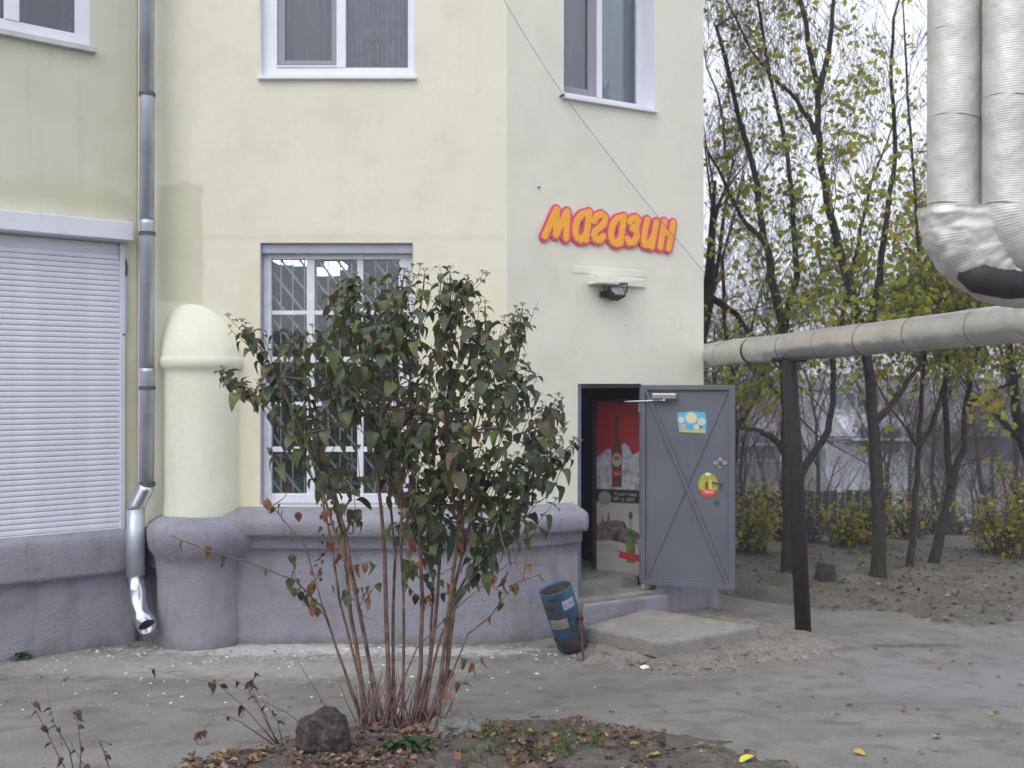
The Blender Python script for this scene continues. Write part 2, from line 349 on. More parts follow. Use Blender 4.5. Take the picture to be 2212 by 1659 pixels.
# white paint dust along the foot of the wall and damp dark patches: by position on the ground (x,y)
def grit(m, scale=55, lo=.72, hi=1.22, pebble=.5):
    n = m.node_tree.nodes; l = m.node_tree.links; b = n['Principled BSDF']; tc = n.new('ShaderNodeTexCoord')
    z = n.new('ShaderNodeTexNoise'); z.inputs['Scale'].default_value = scale; z.inputs['Detail'].default_value = 4; z.inputs['Roughness'].default_value = .75; l.new(tc.outputs['Object'], z.inputs['Vector'])
    mr = n.new('ShaderNodeMapRange'); mr.inputs['From Min'].default_value = .3; mr.inputs['From Max'].default_value = .7; mr.inputs['To Min'].default_value = lo; mr.inputs['To Max'].default_value = hi; l.new(z.outputs['Fac'], mr.inputs['Value'])
    src = b.inputs['Base Color'].links[0].from_socket
    sc_ = n.new('ShaderNodeVectorMath'); sc_.operation = 'SCALE'; l.new(src, sc_.inputs[0]); l.new(mr.outputs[0], sc_.inputs['Scale'])
    v = n.new('ShaderNodeTexVoronoi'); v.inputs['Scale'].default_value = 16; l.new(tc.outputs['Object'], v.inputs['Vector'])
    c = n.new('ShaderNodeMapRange'); c.inputs['From Min'].default_value = .16; c.inputs['From Max'].default_value = .10; c.inputs['To Max'].default_value = pebble; l.new(v.outputs['Distance'], c.inputs['Value'])
    mx = n.new('ShaderNodeMixRGB'); l.new(c.outputs[0], mx.inputs['Fac']); l.new(sc_.outputs[0], mx.inputs[1])
    h_ = n.new('ShaderNodeVectorMath'); h_.operation = 'SCALE'; h_.inputs['Scale'].default_value = .38; l.new(v.outputs['Color'], h_.inputs[0])
    bw = n.new('ShaderNodeHueSaturation'); bw.inputs['Saturation'].default_value = .12; l.new(h_.outputs[0], bw.inputs['Color']); l.new(bw.outputs[0], mx.inputs[2])
    l.new(mx.outputs[0], b.inputs['Base Color'])
grit(M['path'], 60, .78, 1.22, .55); grit(M['concrete'], 70, .8, 1.2, .2); grit(M['apron'], 40, .65, 1.25, .5); grit(M['verge'], 30, .6, 1.35, .6); grit(M['soil'], 40, .6, 1.3, .5)
def weather(m, amt=.35, col=(.42,.40,.30)):
    n = m.node_tree.nodes; l = m.node_tree.links; b = n['Principled BSDF']; tc = n.new('ShaderNodeTexCoord')
    mp = n.new('ShaderNodeMapping'); mp.inputs['Scale'].default_value = (5,5,.35); l.new(tc.outputs['Object'], mp.inputs['Vector'])
    z = n.new('ShaderNodeTexNoise'); z.inputs['Scale'].default_value = 2.2; z.inputs['Detail'].default_value = 7; l.new(mp.outputs[0], z.inputs['Vector'])
    mr = n.new('ShaderNodeMapRange'); mr.inputs['From Min'].default_value = .54; mr.inputs['From Max'].default_value = .78; mr.inputs['To Max'].default_value = amt; l.new(z.outputs['Fac'], mr.inputs['Value'])
    v = n.new('ShaderNodeTexVoronoi'); v.feature = 'DISTANCE_TO_EDGE'; v.inputs['Scale'].default_value = .9
    nd = n.new('ShaderNodeTexNoise'); nd.inputs['Scale'].default_value = 2.5; nd.inputs['Detail'].default_value = 6; l.new(tc.outputs['Object'], nd.inputs['Vector'])
    ad = n.new('ShaderNodeVectorMath'); ad.operation = 'MULTIPLY_ADD'; ad.inputs[1].default_value = (.9,.9,.9); l.new(nd.outputs['Color'], ad.inputs[0]); l.new(tc.outputs['Object'], ad.inputs[2]); l.new(ad.outputs[0], v.inputs['Vector'])
    cr = n.new('ShaderNodeMapRange'); cr.inputs['From Min'].default_value = .0; cr.inputs['From Max'].default_value = .006; cr.inputs['To Min'].default_value = .5; cr.inputs['To Max'].default_value = 0; l.new(v.outputs['Distance'], cr.inputs['Value'])
    ms = n.new('ShaderNodeMath'); ms.operation = 'GREATER_THAN'; ms.inputs[1].default_value = .56; l.new(z.outputs['Fac'], ms.inputs[0])
    mm = n.new('ShaderNodeMath'); mm.operation = 'MULTIPLY'; l.new(cr.outputs[0], mm.inputs[0]); l.new(ms.outputs[0], mm.inputs[1])
    mxx = n.new('ShaderNodeMath'); mxx.operation = 'MAXIMUM'; l.new(mm.outputs[0], mxx.inputs[0]); l.new(mr.outputs[0], mxx.inputs[1])
    src = b.inputs['Base Color'].links[0].from_socket
    mx = n.new('ShaderNodeMixRGB'); l.new(mxx.outputs[0], mx.inputs['Fac']); l.new(src, mx.inputs[1]); mx.inputs[2].default_value = (*col,1); l.new(mx.outputs[0], b.inputs['Base Color'])
stain_or_reflection(M['plinth'], [(-9,9,-.2,.11,.7,.12)], (.13,.12,.105))
weather(M['wall'], .11, (.54,.52,.38)); weather(M['wall_right'], .07, (.50,.48,.38)); weather(M['wall_left'], .2); weather(M['column'], .12); weather(M['plinth'], .45, (.13,.125,.13)); weather(M['door'], .3, (.16,.14,.13))
def ground_patch(m, items):
    n = m.node_tree.nodes; l = m.node_tree.links; b = n['Principled BSDF']
    tc = n.new('ShaderNodeTexCoord')
    for (cx, cy, rx, ry, col, st, nsc) in items:
        mp = n.new('ShaderNodeMapping'); mp.inputs['Location'].default_value = (-cx/rx, -cy/ry, 0); mp.inputs['Scale'].default_value = (1/rx, 1/ry, 0)
        l.new(tc.outputs['Object'], mp.inputs['Vector'])
        ln = n.new('ShaderNodeVectorMath'); ln.operation = 'LENGTH'; l.new(mp.outputs[0], ln.inputs[0])
        nz_ = n.new('ShaderNodeTexNoise'); nz_.inputs['Scale'].default_value = nsc; nz_.inputs['Detail'].default_value = 10; nz_.inputs['Roughness'].default_value = .7; l.new(tc.outputs['Object'], nz_.inputs['Vector'])
        a = n.new('ShaderNodeMath'); a.operation = 'MULTIPLY_ADD'; a.inputs[1].default_value = 3.0; l.new(nz_.outputs['Fac'], a.inputs[0]); l.new(ln.outputs['Value'], a.inputs[2])
        r = n.new('ShaderNodeMapRange'); r.inputs['From Min'].default_value = 2.55; r.inputs['From Max'].default_value = 1.9; r.inputs['To Min'].default_value = 0; r.inputs['To Max'].default_value = st; l.new(a.outputs[0], r.inputs['Value'])
        src = b.inputs['Base Color'].links[0].from_socket
        mx = n.new('ShaderNodeMixRGB'); l.new(r.outputs[0], mx.inputs['Fac']); l.new(src, mx.inputs[1]); mx.inputs[2].default_value = (*col,1); l.new(mx.outputs[0], b.inputs['Base Color'])
ground_patch(M['path'], [(-2.2,9.35,1.5,.28,(.50,.49,.49),.8,9),(-.6,9.3,1.0,.22,(.50,.49,.49),.7,9),(-1.9,8.7,1.7,.5,(.42,.41,.40),.45,8),
    (-3.6,8.8,1.5,.5,(.40,.385,.36),.45,6),(3.85,9.5,.55,.09,(.07,.07,.08),.8,7),(2.9,9.35,.7,.16,(.13,.125,.12),.7,5),(1.3,7.9,1.2,.16,(.14,.135,.13),.5,4),(2.4,6.3,1.2,.14,(.14,.135,.13),.5,4),(4.5,8.0,2.5,.9,(.24,.24,.265),.6,2)])
# front bed with leaves: soil that comes up through the path
BED = [unproj(*q) for q in ((330,1700),(400,1650),(520,1618),(640,1600),(760,1572),(950,1556),(1100,1558),(1250,1556),(1350,1576),(1480,1592),(1600,1625),(1700,1650),(1800,1700))]
BED = [(p.x,p.y) for p in BED]; BED = [(BED[0][0]-.6,2.5)]+BED+[(BED[-1][0]+.3,2.5)]
def bed_h(x, y):
    d = sd_poly(x,y,BED)+.16*nz(x,y,3.2)+.10*nz(x,y,9)
    return base_h(x,y)+max(-.06, min(.03, d*.18))+(.018*nz(x,y,6)+.012*nz(x,y,16) if d > -.1 else 0)
tag(sheet('soil_bed', -3.6, 2.6, 2.6, 7.4, .045, bed_h, M['soil'], keep=lambda x,y,z: z > base_h(x,y)-.04), kind='structure')
# back verge beyond the road
VE = [unproj(*q) for q in ((1540,1283),(1585,1290),(1712,1311),(1802,1319),(1937,1322),(2028,1346),(2103,1351),(2212,1339),(2500,1335))]
VE = [(p.x,p.y) for p in VE]; VE = [(-12,14.5),(VE[0][0]-1.0,12.2)]+VE+[(14,10.6),(14,40),(-12,40)]
def verge_h(x, y):
    d = sd_poly(x,y,VE)+.12*nz(x,y,2)
    return base_h(x,y)+max(-.07, min(.07, d*.3))+(.04*nz(x,y,2.5)+.02*nz(x,y,7))
tag(sheet('verge', -4, 13, 9.9, 19, .1, verge_h, M['verge'], keep=lambda x,y,z: z > base_h(x,y)-.06 or sd_poly(x,y,VE) > .1), kind='structure')

# ------------------------------------------------------------------ building frames
class Wall:
    def __init__(s, O, ang, n_sign=1):
        s.O = Vector((O[0],O[1],0)); s.u = Vector((math.cos(ang), math.sin(ang), 0)); s.n = Vector((math.sin(ang), -math.cos(ang), 0))
    def L(s, u, z, d=0): return s.O+s.u*u+Vector((0,0,z))+s.n*d
    def at(s, px, py, d=0):
        o = s.O+s.n*d; r = Vector(((px-CX)/F, 1, -(py-CY)/F))
        t = (o-Vector((0,0,0))).dot(s.n)/r.dot(s.n); p = r*t
        return (p-o).dot(s.u), EYE+p.z
CEN = Wall((-0.05, 9.7), 0.0)               # u runs right; negative u to the left
FAC = Wall((-0.05, 9.7), R(28.5))
LEF_C = P(300, 829.5, 9.72)
LEF = Wall((LEF_C.x, LEF_C.y), R(38))       # u negative towards the camera's left
FW = 2.437
ZT = 8.2
bld = thing('corner_building', 'cream plastered corner building with grey blue plinth and white windows', 'building', (-0.05, 10.6, 0))

def disp(p): return .006*noise.noise(p*1.1)+.0025*noise.noise(p*4.3)
def wall_mesh(name, W, u0, u1, z0, z1, holes, m, step=.12):
    us = set(np.round(np.linspace(u0,u1,max(2,int((u1-u0)/step)+1)),4)); zs = set(np.round(np.linspace(z0,z1,max(2,int((z1-z0)/step)+1)),4))
    for h in holes:
        us |= {round(h[0],4), round(h[1],4)}; zs |= {round(h[2],4), round(h[3],4)}
    def clean(s, keys):
        s = sorted(s); out = []
        for v in s:
            if out and v-out[-1] < .02 and v not in keys and True:
                continue
            if out and v-out[-1] < .02 and out[-1] not in keys: out[-1] = v; continue
            out.append(v)
        return out
    ku = {round(u0,4),round(u1,4)}|{round(h[0],4) for h in holes}|{round(h[1],4) for h in holes}
    kz = {round(z0,4),round(z1,4)}|{round(h[2],4) for h in holes}|{round(h[3],4) for h in holes}
    us = clean(us, ku); zs = clean(zs, kz)
    mb = MB(); idx = {}
    def vtx(i,j):
        if (i,j) not in idx:
            p = W.L(us[i], zs[j]); e = min(abs(us[i]-u0), abs(us[i]-u1)); dd = disp(p)*min(1, e/.1)
            idx[(i,j)] = len(mb.v); mb.v.append(tuple(W.L(us[i], zs[j], dd)))
        return idx[(i,j)]
    for i in range(len(us)-1):
        for j in range(len(zs)-1):
            uc = (us[i]+us[i+1])/2; zc = (zs[j]+zs[j+1])/2
            if any(h[0] < uc < h[1] and h[2] < zc < h[3] for h in holes): continue
            mb.f.append((vtx(i,j), vtx(i+1,j), vtx(i+1,j+1), vtx(i,j+1)))
    return mb.build(name, m, bld, smooth=True)
def reveal(W, h, depth, m, parent, bottom=True, name='reveal', front=.004):
    mb = MB(); u0,u1,z0,z1 = h; t = .03
    # four solid boards lining the opening, set just inside the plaster edge
    mb.wbox(W, u0-.001, u0+.006, z0, z1, -depth, -front); mb.wbox(W, u1-.006, u1+.001, z0, z1, -depth, -front)
    mb.wbox(W, u0+.006, u1-.006, z1-.006, z1+.001, -depth, -front)
    if bottom: mb.wbox(W, u0+.006, u1-.006, z0-.001, z0+.006, -depth, -front)
    return mb.build(name, m, parent)
def plaster_edge(W, h, depth, m, name='opening_edge'):
    mb = MB(); u0,u1,z0,z1 = h
    mb.wbox(W,u0-.05,u0,z0-.05,z1+.05,-depth,-.008); mb.wbox(W,u1,u1+.05,z0-.05,z1+.05,-depth,-.008)
    mb.wbox(W,u0,u1,z1,z1+.05,-depth,-.008); mb.wbox(W,u0,u1,z0-.05,z0,-depth,-.008)
    return mb.build(name, m, bld)
def room(W, h, d0, d1, m, parent, pad=.35, name='room_interior'):
    u0,u1,z0,z1 = h[0]-pad,h[1]+pad,h[2]-pad,h[3]+pad
    a = [W.L(u,z,-d0) for u,z in ((u0,z0),(u1,z0),(u1,z1),(u0,z1))]; b = [W.L(u,z,-d1) for u,z in ((u0,z0),(u1,z0),(u1,z1),(u0,z1))]
    mb = MB(); mb.add(a+b, [(4,5,6,7),(0,1,5,4),(1,2,6,5),(2,3,7,6),(3,0,4,7)])
    return mb.build(name, m, parent)
def curtain(W, u0, u1, z0, z1, d, m, parent, waves=9, amp=.025):
    mb = MB(); n = waves*8
    for i in range(n+1):
        u = u0+(u1-u0)*i/n; dd = -d+amp*math.sin(i/n*waves*2*math.pi+1.3*math.sin(i*.13))
        mb.v += [tuple(W.L(u,z0,dd)), tuple(W.L(u,z1,dd))]
    for i in range(n): mb.f.append((2*i,2*i+2,2*i+3,2*i+1))
    return mb.build('curtain', m, parent, smooth=True)

# ---- openings (u0,u1,z0,z1)
def rect(W, a, b, d=0):
    u0, z1 = W.at(*a, d); u1, z0 = W.at(*b, d); return [u0, u1, z0, z1]
H_up = rect(CEN, (561,0), (896,166)); H_up[3] = 7.3
H_lo = rect(CEN, (562,524), (892,1090))
uL, zB = FAC.at(1216, 205); uR, zB2 = FAC.at(1414, 240); H_fu = [uL, uR, (zB+zB2)/2, 7.3]
uJ, zD = FAC.at(1248, 829); uH, zD2 = FAC.at(1386, 827); H_dr = [uJ, uH, .33, zD]
uW, zW = LEF.at(195, 103); H_lu = [uW-1.55, uW, zW, 7.2]
uS, zS = LEF.at(258, 1150); uS2, zS2 = LEF.at(258, 526); H_sh = [uS-2.3, uS, 1.07, zS2]

wall_mesh('center_wall', CEN, LEF_C.x+.05, 0, .0, ZT, [H_up, H_lo], M['wall'])
wall_mesh('door_wall', FAC, 0, FW, .0, ZT, [H_fu, H_dr], M['wall_right'])
wall_mesh('left_wall', LEF, -4.2, 0, .0, ZT, [H_lu, H_sh], M['wall_left'])
cx0 = -3.7-bld.location.x
_b = bld.location
def bx(px, Y=9.7): return (px-CX)/F*Y-_b.x
def bz(py, Y=9.7): return EYE-(py-CY)/F*Y
stain_or_reflection(M['wall'], [(bx(335), bx(443), bz(660), bz(395), .55, .04), (bx(300), bx(420), bz(420), bz(100), .18, .3), (bx(430),bx(1095),bz(525),bz(500),.25,.05)], (.50,.49,.35))
stain_or_reflection(M['wall'], [(bx(500), bx(590), bz(1150), bz(560), .55, .3), (bx(892),bx(1095),bz(1120),bz(600),.35,.25)], (.66,.60,.38))  # yellow strips beside the window: reflected light put into the wall colour
stain_or_reflection(M['wall_right'], [(bx(1230,10), bx(1400,10.5), bz(600,10.3), bz(575,10.3), .35, .03)], (.60,.60,.44))
stain_or_reflection(M['wall_left'], [(bx(-100,9.4), bx(300,9.6), bz(470,9.4), bz(390,9.4), .6, .12), (bx(255,9.5), bx(305,9.7), bz(1150,9.6), bz(0,9.6), .45, .15)], (.52,.51,.33))
# side, back and roof close the building
E = FAC.L(FW, 0)
mb = MB(); back = 15.5; xl = LEF.L(-4.2,0).x; yl = LEF.L(-4.2,0).y
mb.add([(E.x,E.y,0),(E.x+.25,back,0),(E.x+.25,back,ZT),(E.x,E.y,ZT)], [(0,1,2,3)])
mb.add([(E.x+.25,back,0),(xl,back,0),(xl,back,ZT),(E.x+.25,back,ZT)], [(0,1,2,3)])
mb.add([(xl,back,0),(xl,yl,0),(xl,yl,ZT),(xl,back,ZT)], [(0,1,2,3)])
mb.build('side_wall', M['wall_right'], bld)
mb = MB(); pts = [(xl,yl),(LEF_C.x,LEF_C.y),(-.05,9.7),(E.x,E.y),(E.x+.25,back),(xl,back)]
cxm = sum(p[0] for p in pts)/6; cym = sum(p[1] for p in pts)/6
o2 = [(cxm+(x-cxm)*1.06, cym+(y-cym)*1.06) for x,y in pts]
mb.v = [(x,y,ZT+.005) for x,y in o2]+[(x,y,ZT+.25) for x,y in o2]
mb.f = [tuple(range(6))[::-1], tuple(range(6,12))]+[(i,(i+1)%6,(i+1)%6+6,i+6) for i in range(6)]
mb.build('roof', M['roof_g'], bld)
for W,h,d in ((CEN,H_up,.14),(CEN,H_lo,.2),(FAC,H_fu,.30),(LEF,H_lu,.1)): plaster_edge(W,h,d,M['room'])

# ---- plinth and ledges
prof = [(0.0,1.305),(.10,1.275),(.19,1.245),(.24,1.222),(.262,1.19),(.268,1.15),(.264,1.08),(.245,1.045),(.175,1.035),(.165,1.02),(.163,.935),(.150,.915),(.115,.905),(.112,.80),(.110,.45),(.118,.2),(.13,-.08)]
def sweep(name, path_pts, prof, m, parent, caps=(True,True), amp=.008, smooth_=True, zfun=None):
    """path_pts: list of (point, outward vector) ; profile swept along"""
    mb = MB(); k = len(prof)
    for (p, o) in path_pts:
        for (d, z) in prof:
            q = Vector((p[0]+o[0]*d, p[1]+o[1]*d, z))
            a = amp*noise.noise(q*3.1)+amp*.5*noise.noise(q*9)
            mb.v.append((q.x+o[0]*a, q.y+o[1]*a, q.z+(amp*.8*noise.noise(q*2.3+Vector((5,5,5))) if z > .3 else 0)))
    for i in range(len(path_pts)-1):
        for j in range(k-1): mb.f.append((i*k+j, i*k+j+1, (i+1)*k+j+1, (i+1)*k+j))
    if caps[0]: mb.f.append(tuple(range(k)))
    if caps[1]: mb.f.append(tuple((len(path_pts)-1)*k+j for j in range(k))[::-1])
    return mb.build(name, m, parent, smooth=smooth_)
pp = []
uc0 = CEN.at(500, 1150)[0]
for u in np.linspace(uc0, -.12, 34): pp.append((CEN.L(u,0), CEN.n))
mn = (CEN.n+FAC.n).normalized(); mn = mn/mn.dot(CEN.n)
for t in (.25,.5,.75):                     # soft rounded turn between the two facades
    v = (CEN.n.lerp(FAC.n, t)); v = v.normalized()*(1+.02); pp.append((Vector((-.05,9.7,0))+ (CEN.u*-.04*(1-t)+FAC.u*.04*t), v))
ue = FAC.at(1251, 1110, .13)[0]
for u in np.linspace(.12, ue, 14): pp.append((FAC.L(u,0), FAC.n))
low = [(d,z) for d,z in prof]
sweep('plinth', pp, prof, M['plinth'], bld, caps=(False,True))
# rounded end of the ledge at the doorway
mb = MB()
pe = FAC.L(ue-.005,0); k = []
for a in np.linspace(0, math.pi/2, 6):
    o = (FAC.n*math.cos(a)+FAC.u*math.sin(a)*.42); k.append((pe, (o.x,o.y,0)))
sweep('ledge_end', k, [(max(0,d),z) for d,z in prof if z > .9], M['plinth'], bld, caps=(False,False), amp=.004)
prof_r = [(0.0,.98),(.10,.97),(.11,.9),(.11,.3),(.12,-.08)]
sweep('plinth', [(FAC.L(u,0), FAC.n) for u in np.linspace(uH+.10, FW, 10)]+[(E, tuple((FAC.n+FAC.u)))]+[(E+FAC.u*.0+Vector((0,.4,0)), tuple(FAC.u)),(E+Vector((.1,3,0)), tuple(FAC.u))], prof_r, M['plinth'], bld, amp=.004)
prof_l = [(0,1.115),(.05,1.10),(.115,1.075),(.135,1.05),(.137,.98),(.135,.74),(.128,.70),(.06,.69),(.055,.6),(.055,.2),(.06,-.08)]
sweep('plinth', [(LEF.L(u,0), LEF.n) for u in np.linspace(-4.2, -.0, 46)]+[(LEF_C, (LEF.n+CEN.n)*.52), (CEN.L(uc0,0)*1.0, CEN.n)], prof_l, M['plinth'], bld, amp=.007)

# ---- half round buttress with domed top
def lathe(name, cx, cy, prof, m, parent, a0=0, a1=2*math.pi, n=40, shift=None, amp=.004, sq=1.0):
    mb = MB(); k = len(prof)
    for i in range(n+1):
        a = a0+(a1-a0)*i/n
        for (r, z) in prof:
            s_ = shift(z) if shift else (0,0)
            x = cx+s_[0]+r*math.cos(a); y = cy+s_[1]+r*math.sin(a)*sq
            q = Vector((x,y,z)); e = amp*(noise.noise(q*2.5)+.5*noise.noise(q*7))
            mb.v.append((x+e*math.cos(a), y+e*math.sin(a), z+e*.6))
    for i in range(n):
        for j in range(k-1): mb.f.append((i*k+j, (i+1)*k+j, (i+1)*k+j+1, i*k+j+1))
    return mb.build(name, m, parent, smooth=True)
ccx = P(428, 0, 9.62).x; ccy = 9.78
def zc(py, Y=9.42): return EYE-(py-CY)/F*Y
rb = .385
zb = zc(792); zt = zc(652, 9.7)
dome = []
H = zt-zb-.06
for i in range(14):
    t = i/13; a = t*math.pi/2
    dome.append((rb*1.06*math.cos(a)**.8 if i < 13 else .0, zb+.10+H*math.sin(a)**1.15))
colp = [(rb*.985,1.1),(rb*.985,1.6),(rb*.99,zb-.12),(rb*.985,zb-.07),(rb*1.03,zb-.02),(rb*1.09,zb),(rb*1.10,zb+.05),(rb*1.09,zb+.085),(rb*1.065,zb+.095)]+dome
dz0, dz1 = zb+.1, zt
lathe('buttress', ccx, ccy, colp, M['column'], bld, shift=lambda z: (-.10*max(0,min(1,(z-dz0)/(dz1-dz0)))**1.5, 0.12*max(0,min(1,(z-dz0)/(dz1-dz0)))), amp=.005, sq=.95)
zl1 = zc(1128, 9.3); zl2 = zc(1208, 9.2)
basep = [(.36,zl1+.03),(.44,zl1+.012),(.485,zl1-.01),(.535,zl1-.045),(.56,zl1-.10),(.56,zl1-.19),(.53,zl2+.04),(.475,zl2-.02),(.445,zl2-.08),(.43,zl2-.16),(.425,zl2-.25),(.425,.3),(.43,.1),(.45,-.08)]
lathe('buttress_base', ccx, ccy-.02, basep, M['plinth'], bld, amp=.013, n=56, sq=1.0, shift=lambda z: (.045*max(0,min(1,(z-zl2+.1)/.2)), 0))

# ---- windows
def bars(W, rects, d0, d1, m, name, parent, bevel=.004):
    mb = MB()
    for r in rects: mb.wbox(W, r[0], r[1], r[2], r[3], d0, d1)
    return mb.build(name, m, parent, bevel=bevel)
def pane(W, u0,u1,z0,z1,d,parent, m=None, name='pane'):
    mb = MB(); mb.wbox(W,u0,u1,z0,z1,d-.006,d); return mb.build(name, m or M['glass'], parent)
def uu(W, px, py=300, d=0): return W.at(px, py, d)[0]
def zz(W, px, py, d=0): return W.at(px, py, d)[1]
# upper centre window: set a little back, white sloping board on its left side
W = CEN; u0,u1,z0,z1 = H_up; D = .10
win = bars(W, [(u0+.006,u0+.15,z0+.006,z1,),(u1-.075,u1-.006,z0+.006,z1),(u0+.15,u1-.075,z0+.006,z0+.115)], -D-.06, -D+.02, M['white'], 'window', bld)
um0, um1 = uu(W,724), uu(W,744)
bars(W, [(um0,um1,z0+.115,z1)], -D-.05, -D+.026, M['white'], 'mullion', win)
bars(W, [(u0+.15,u0+.15+.075,z0+.115,z1),(um0-.05,um0,z0+.115,z1),(u0+.225,um0-.05,z0+.115,z0+.19)], -D-.04, -D+.005, M['net'], 'net_frame', win)
bars(W, [(u0+.15,um0,z0+.118,z0+.132)], -D+.021, -D+.032, M['white'], 'net_rail', win, .002)
pane(W, u0+.225, um0-.05, z0+.19, z1, -D-.02, win); pane(W, um1, u1-.075, z0+.115, z1, -D-.02, win)
bars(W, [(u0-.015,u1+.02,z0-.03,z0+.004)], -D, .045, M['white'], 'sill', win)
reveal(W, H_up, D+.05, M['white'], win)
curtain(W, u0+.1, um0+.02, z0, z1, .26, M['curtain_a'], win, waves=7, amp=.02)
curtain(W, um1-.02, u1+.05, z0, z1, .24, M['curtain_b'], win, waves=15, amp=.03)
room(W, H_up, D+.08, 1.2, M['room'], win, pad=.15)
# small ornament on the sill behind the right pane
uo, zo = W.at(805, 140, -.2)
mb = MB(); mb.wbox(W, uo-.03, uo-.01, z0+.13, z0+.42, -.19,-.17); mb.wbox(W, uo+.04, uo+.07, z0+.13, z0+.42, -.19,-.17); mb.wbox(W, uo-.07, uo+.11, z0+.40, z0+.43, -.19,-.17)
mb.build('curtain_tieback', M['curtain_a'], win)
# facade window above the door
W = FAC; u0,u1,z0,z1 = H_fu; D = .26
um0, um1 = uu(W,1287,100,-D), uu(W,1298,100,-D)
uf = uu(W,1375,100,-D)
win = bars(W, [(u0+.006,u0+.10,z0+.006,z1),(uf,u1-.006,z0+.006,z1),(u0+.10,uf,z0+.006,z0+.12)], -D-.06, -D+.02, M['white'], 'window', bld)
bars(W, [(um0,um1,z0+.12,z1)], -D-.05, -D+.026, M['white'], 'mullion', win)
bars(W, [(um0-.10,um0,z0+.12,z1),(u0+.1,um0-.1,z0+.12,z0+.19)], -D-.04, -D+.005, M['net'], 'net_frame', win)
pane(W, u0+.1, um0-.1, z0+.19, z1, -D-.02, win); pane(W, um1, uf, z0+.12, z1, -D-.02, win)
bars(W, [(u0-.01,u1+.015,z0-.035,z0+.004)], -D, .05, M['white'], 'sill', win)
reveal(W, H_fu, D+.05, M['white'], win, front=-.003)
curtain(W, u0, um0+.1, z0, z1, D+.16, M['curtain_a'], win, waves=9)
curtain(W, um1+.14, uf+.35, z0, z1, D+.2, M['curtain_c'], win, waves=6)
room(W, H_fu, D+.08, 1.3, M['room'], win, pad=.15)
mb = MB(); pr = random.Random(3); cc = W.L((um1+.10), z0+.13, -D-.1)
for i in range(26):
    a = pr.uniform(0, 2*math.pi); e = pr.uniform(.5,1.3); dr = Vector((math.cos(a)*math.cos(e)*.8, math.sin(a)*math.cos(e)*.3, math.sin(e)))
    L_ = pr.uniform(.12,.30); s1 = cc+dr*L_; sd_ = dr.cross(Vector((0,1,0))).normalized()*.014
    mb.add([cc-sd_*.3, cc+dr*L_*.5-sd_, s1+Vector((0,0,-.02)), cc+dr*L_*.5+sd_], [(0,1,2,3)])
mb.build('house_plant', M['plant'], win)
# left wall upper window
W = LEF; u0,u1,z0,z1 = H_lu; D = .03
win = bars(W, [(u1-.13,u1-.006,z0+.006,z1),(u0+.006,u1-.13,z0+.006,z0+.11)], -D-.06, -D+.02, M['white'], 'window', bld)
ua = uu(W,42,40); ub = uu(W,10,40)
bars(W, [(ub,ua,z0+.11,z1)], -D-.05, -D+.03, M['white'], 'mullion', win)
pane(W, ua, u1-.13, z0+.11, z1, -D-.02, win); pane(W, u0, ub, z0+.11, z1, -D-.02, win)
bars(W, [(u0,u1+.04,z0-.055,z0-.004)], -D, .07, M['sill'], 'sill', win)
reveal(W, H_lu, D+.05, M['white'], win)
curtain(W, u1-.20, u1-.10, z0, z1, .22, flat('maroon_curtain',(.16,.03,.03),.9), win, waves=1)
room(W, H_lu, D+.08, 1.3, M['door_in'], win, pad=.15)
# ground floor shop window, painted wood, fifteen lights, grille behind
W = CEN; u0,u1,z0,z1 = H_lo; D = .13
gl, gr = uu(W,587,800,-D), uu(W,862,800,-D)
gt, gb = zz(W,700,561,-D), zz(W,700,1066,-D)
vb = [(uu(W,a,800,-D), uu(W,b,800,-D)) for a,b in ((663,680),(772,785))]
hb = [(zz(W,700,b,-D), zz(W,700,a,-D)) for a,b in ((671,680),(771,782),(868,877),(965,976))]
win = bars(W, [(u0+.006,gl,gb-.09,z1-.006),(gr,u1-.006,gb-.09,z1-.006),(gl,gr,gt,z1-.006),(gl,gr,gb-.09,gb)], -D-.06, -D+.03, M['white_wood'], 'window', bld, .006)
bars(W, [(u0+.006,u1-.006,z1-.10,z1-.007)], -D+.031, -.03, M['reveal_grey'], 'lintel_board', win)
for a,b in vb: bars(W, [(a,b,gb,gt)], -D-.05, -D+.012, M['white_wood'], 'muntin', win)
for a,b in hb:
    e = [gl]+[q for v in vb for q in v]+[gr]
    for i in range(3): bars(W, [(e[2*i],e[2*i+1],a,b)], -D-.045, -D+.006, M['white_wood'], 'glazing_bar', win, .003)
e = [gl]+[q for v in vb for q in v]+[gr]; zr = [gb]+[q for h in hb[::-1] for q in h]+[gt]
zr = sorted(zr)
for i in range(3):
    for j in range(5): pane(W, e[2*i], e[2*i+1], zr[2*j], zr[2*j+1], -D-.02, win)
bars(W, [(u0+.006,u1-.006,z0,gb-.09)], -D-.02, -.02, M['reveal_grey'], 'sill', win)
reveal(W, H_lo, D+.05, M['reveal_grey'], win, front=-.002)
mb = MB()
du = .118; uq = u0+.02
while uq < u1: mb.wbox(W, uq, uq+.012, z0, z1, -.262, -.25); uq += du
i = 0; span = z1-z0
uq = u0-span
while uq < u1:
    a = W.L(uq, z1, -.243); b = W.L(uq+span*.8, z0, -.243)
    t0 = max(0, (u0-uq)/(span*.8)); t1 = min(1, (u1-uq)/(span*.8))
    if t1 > t0: mb.tube([a.lerp(b,t0), a.lerp(b,t1)], .012, 4)
    uq += .185
mb.build('grille', M['grille'], win)
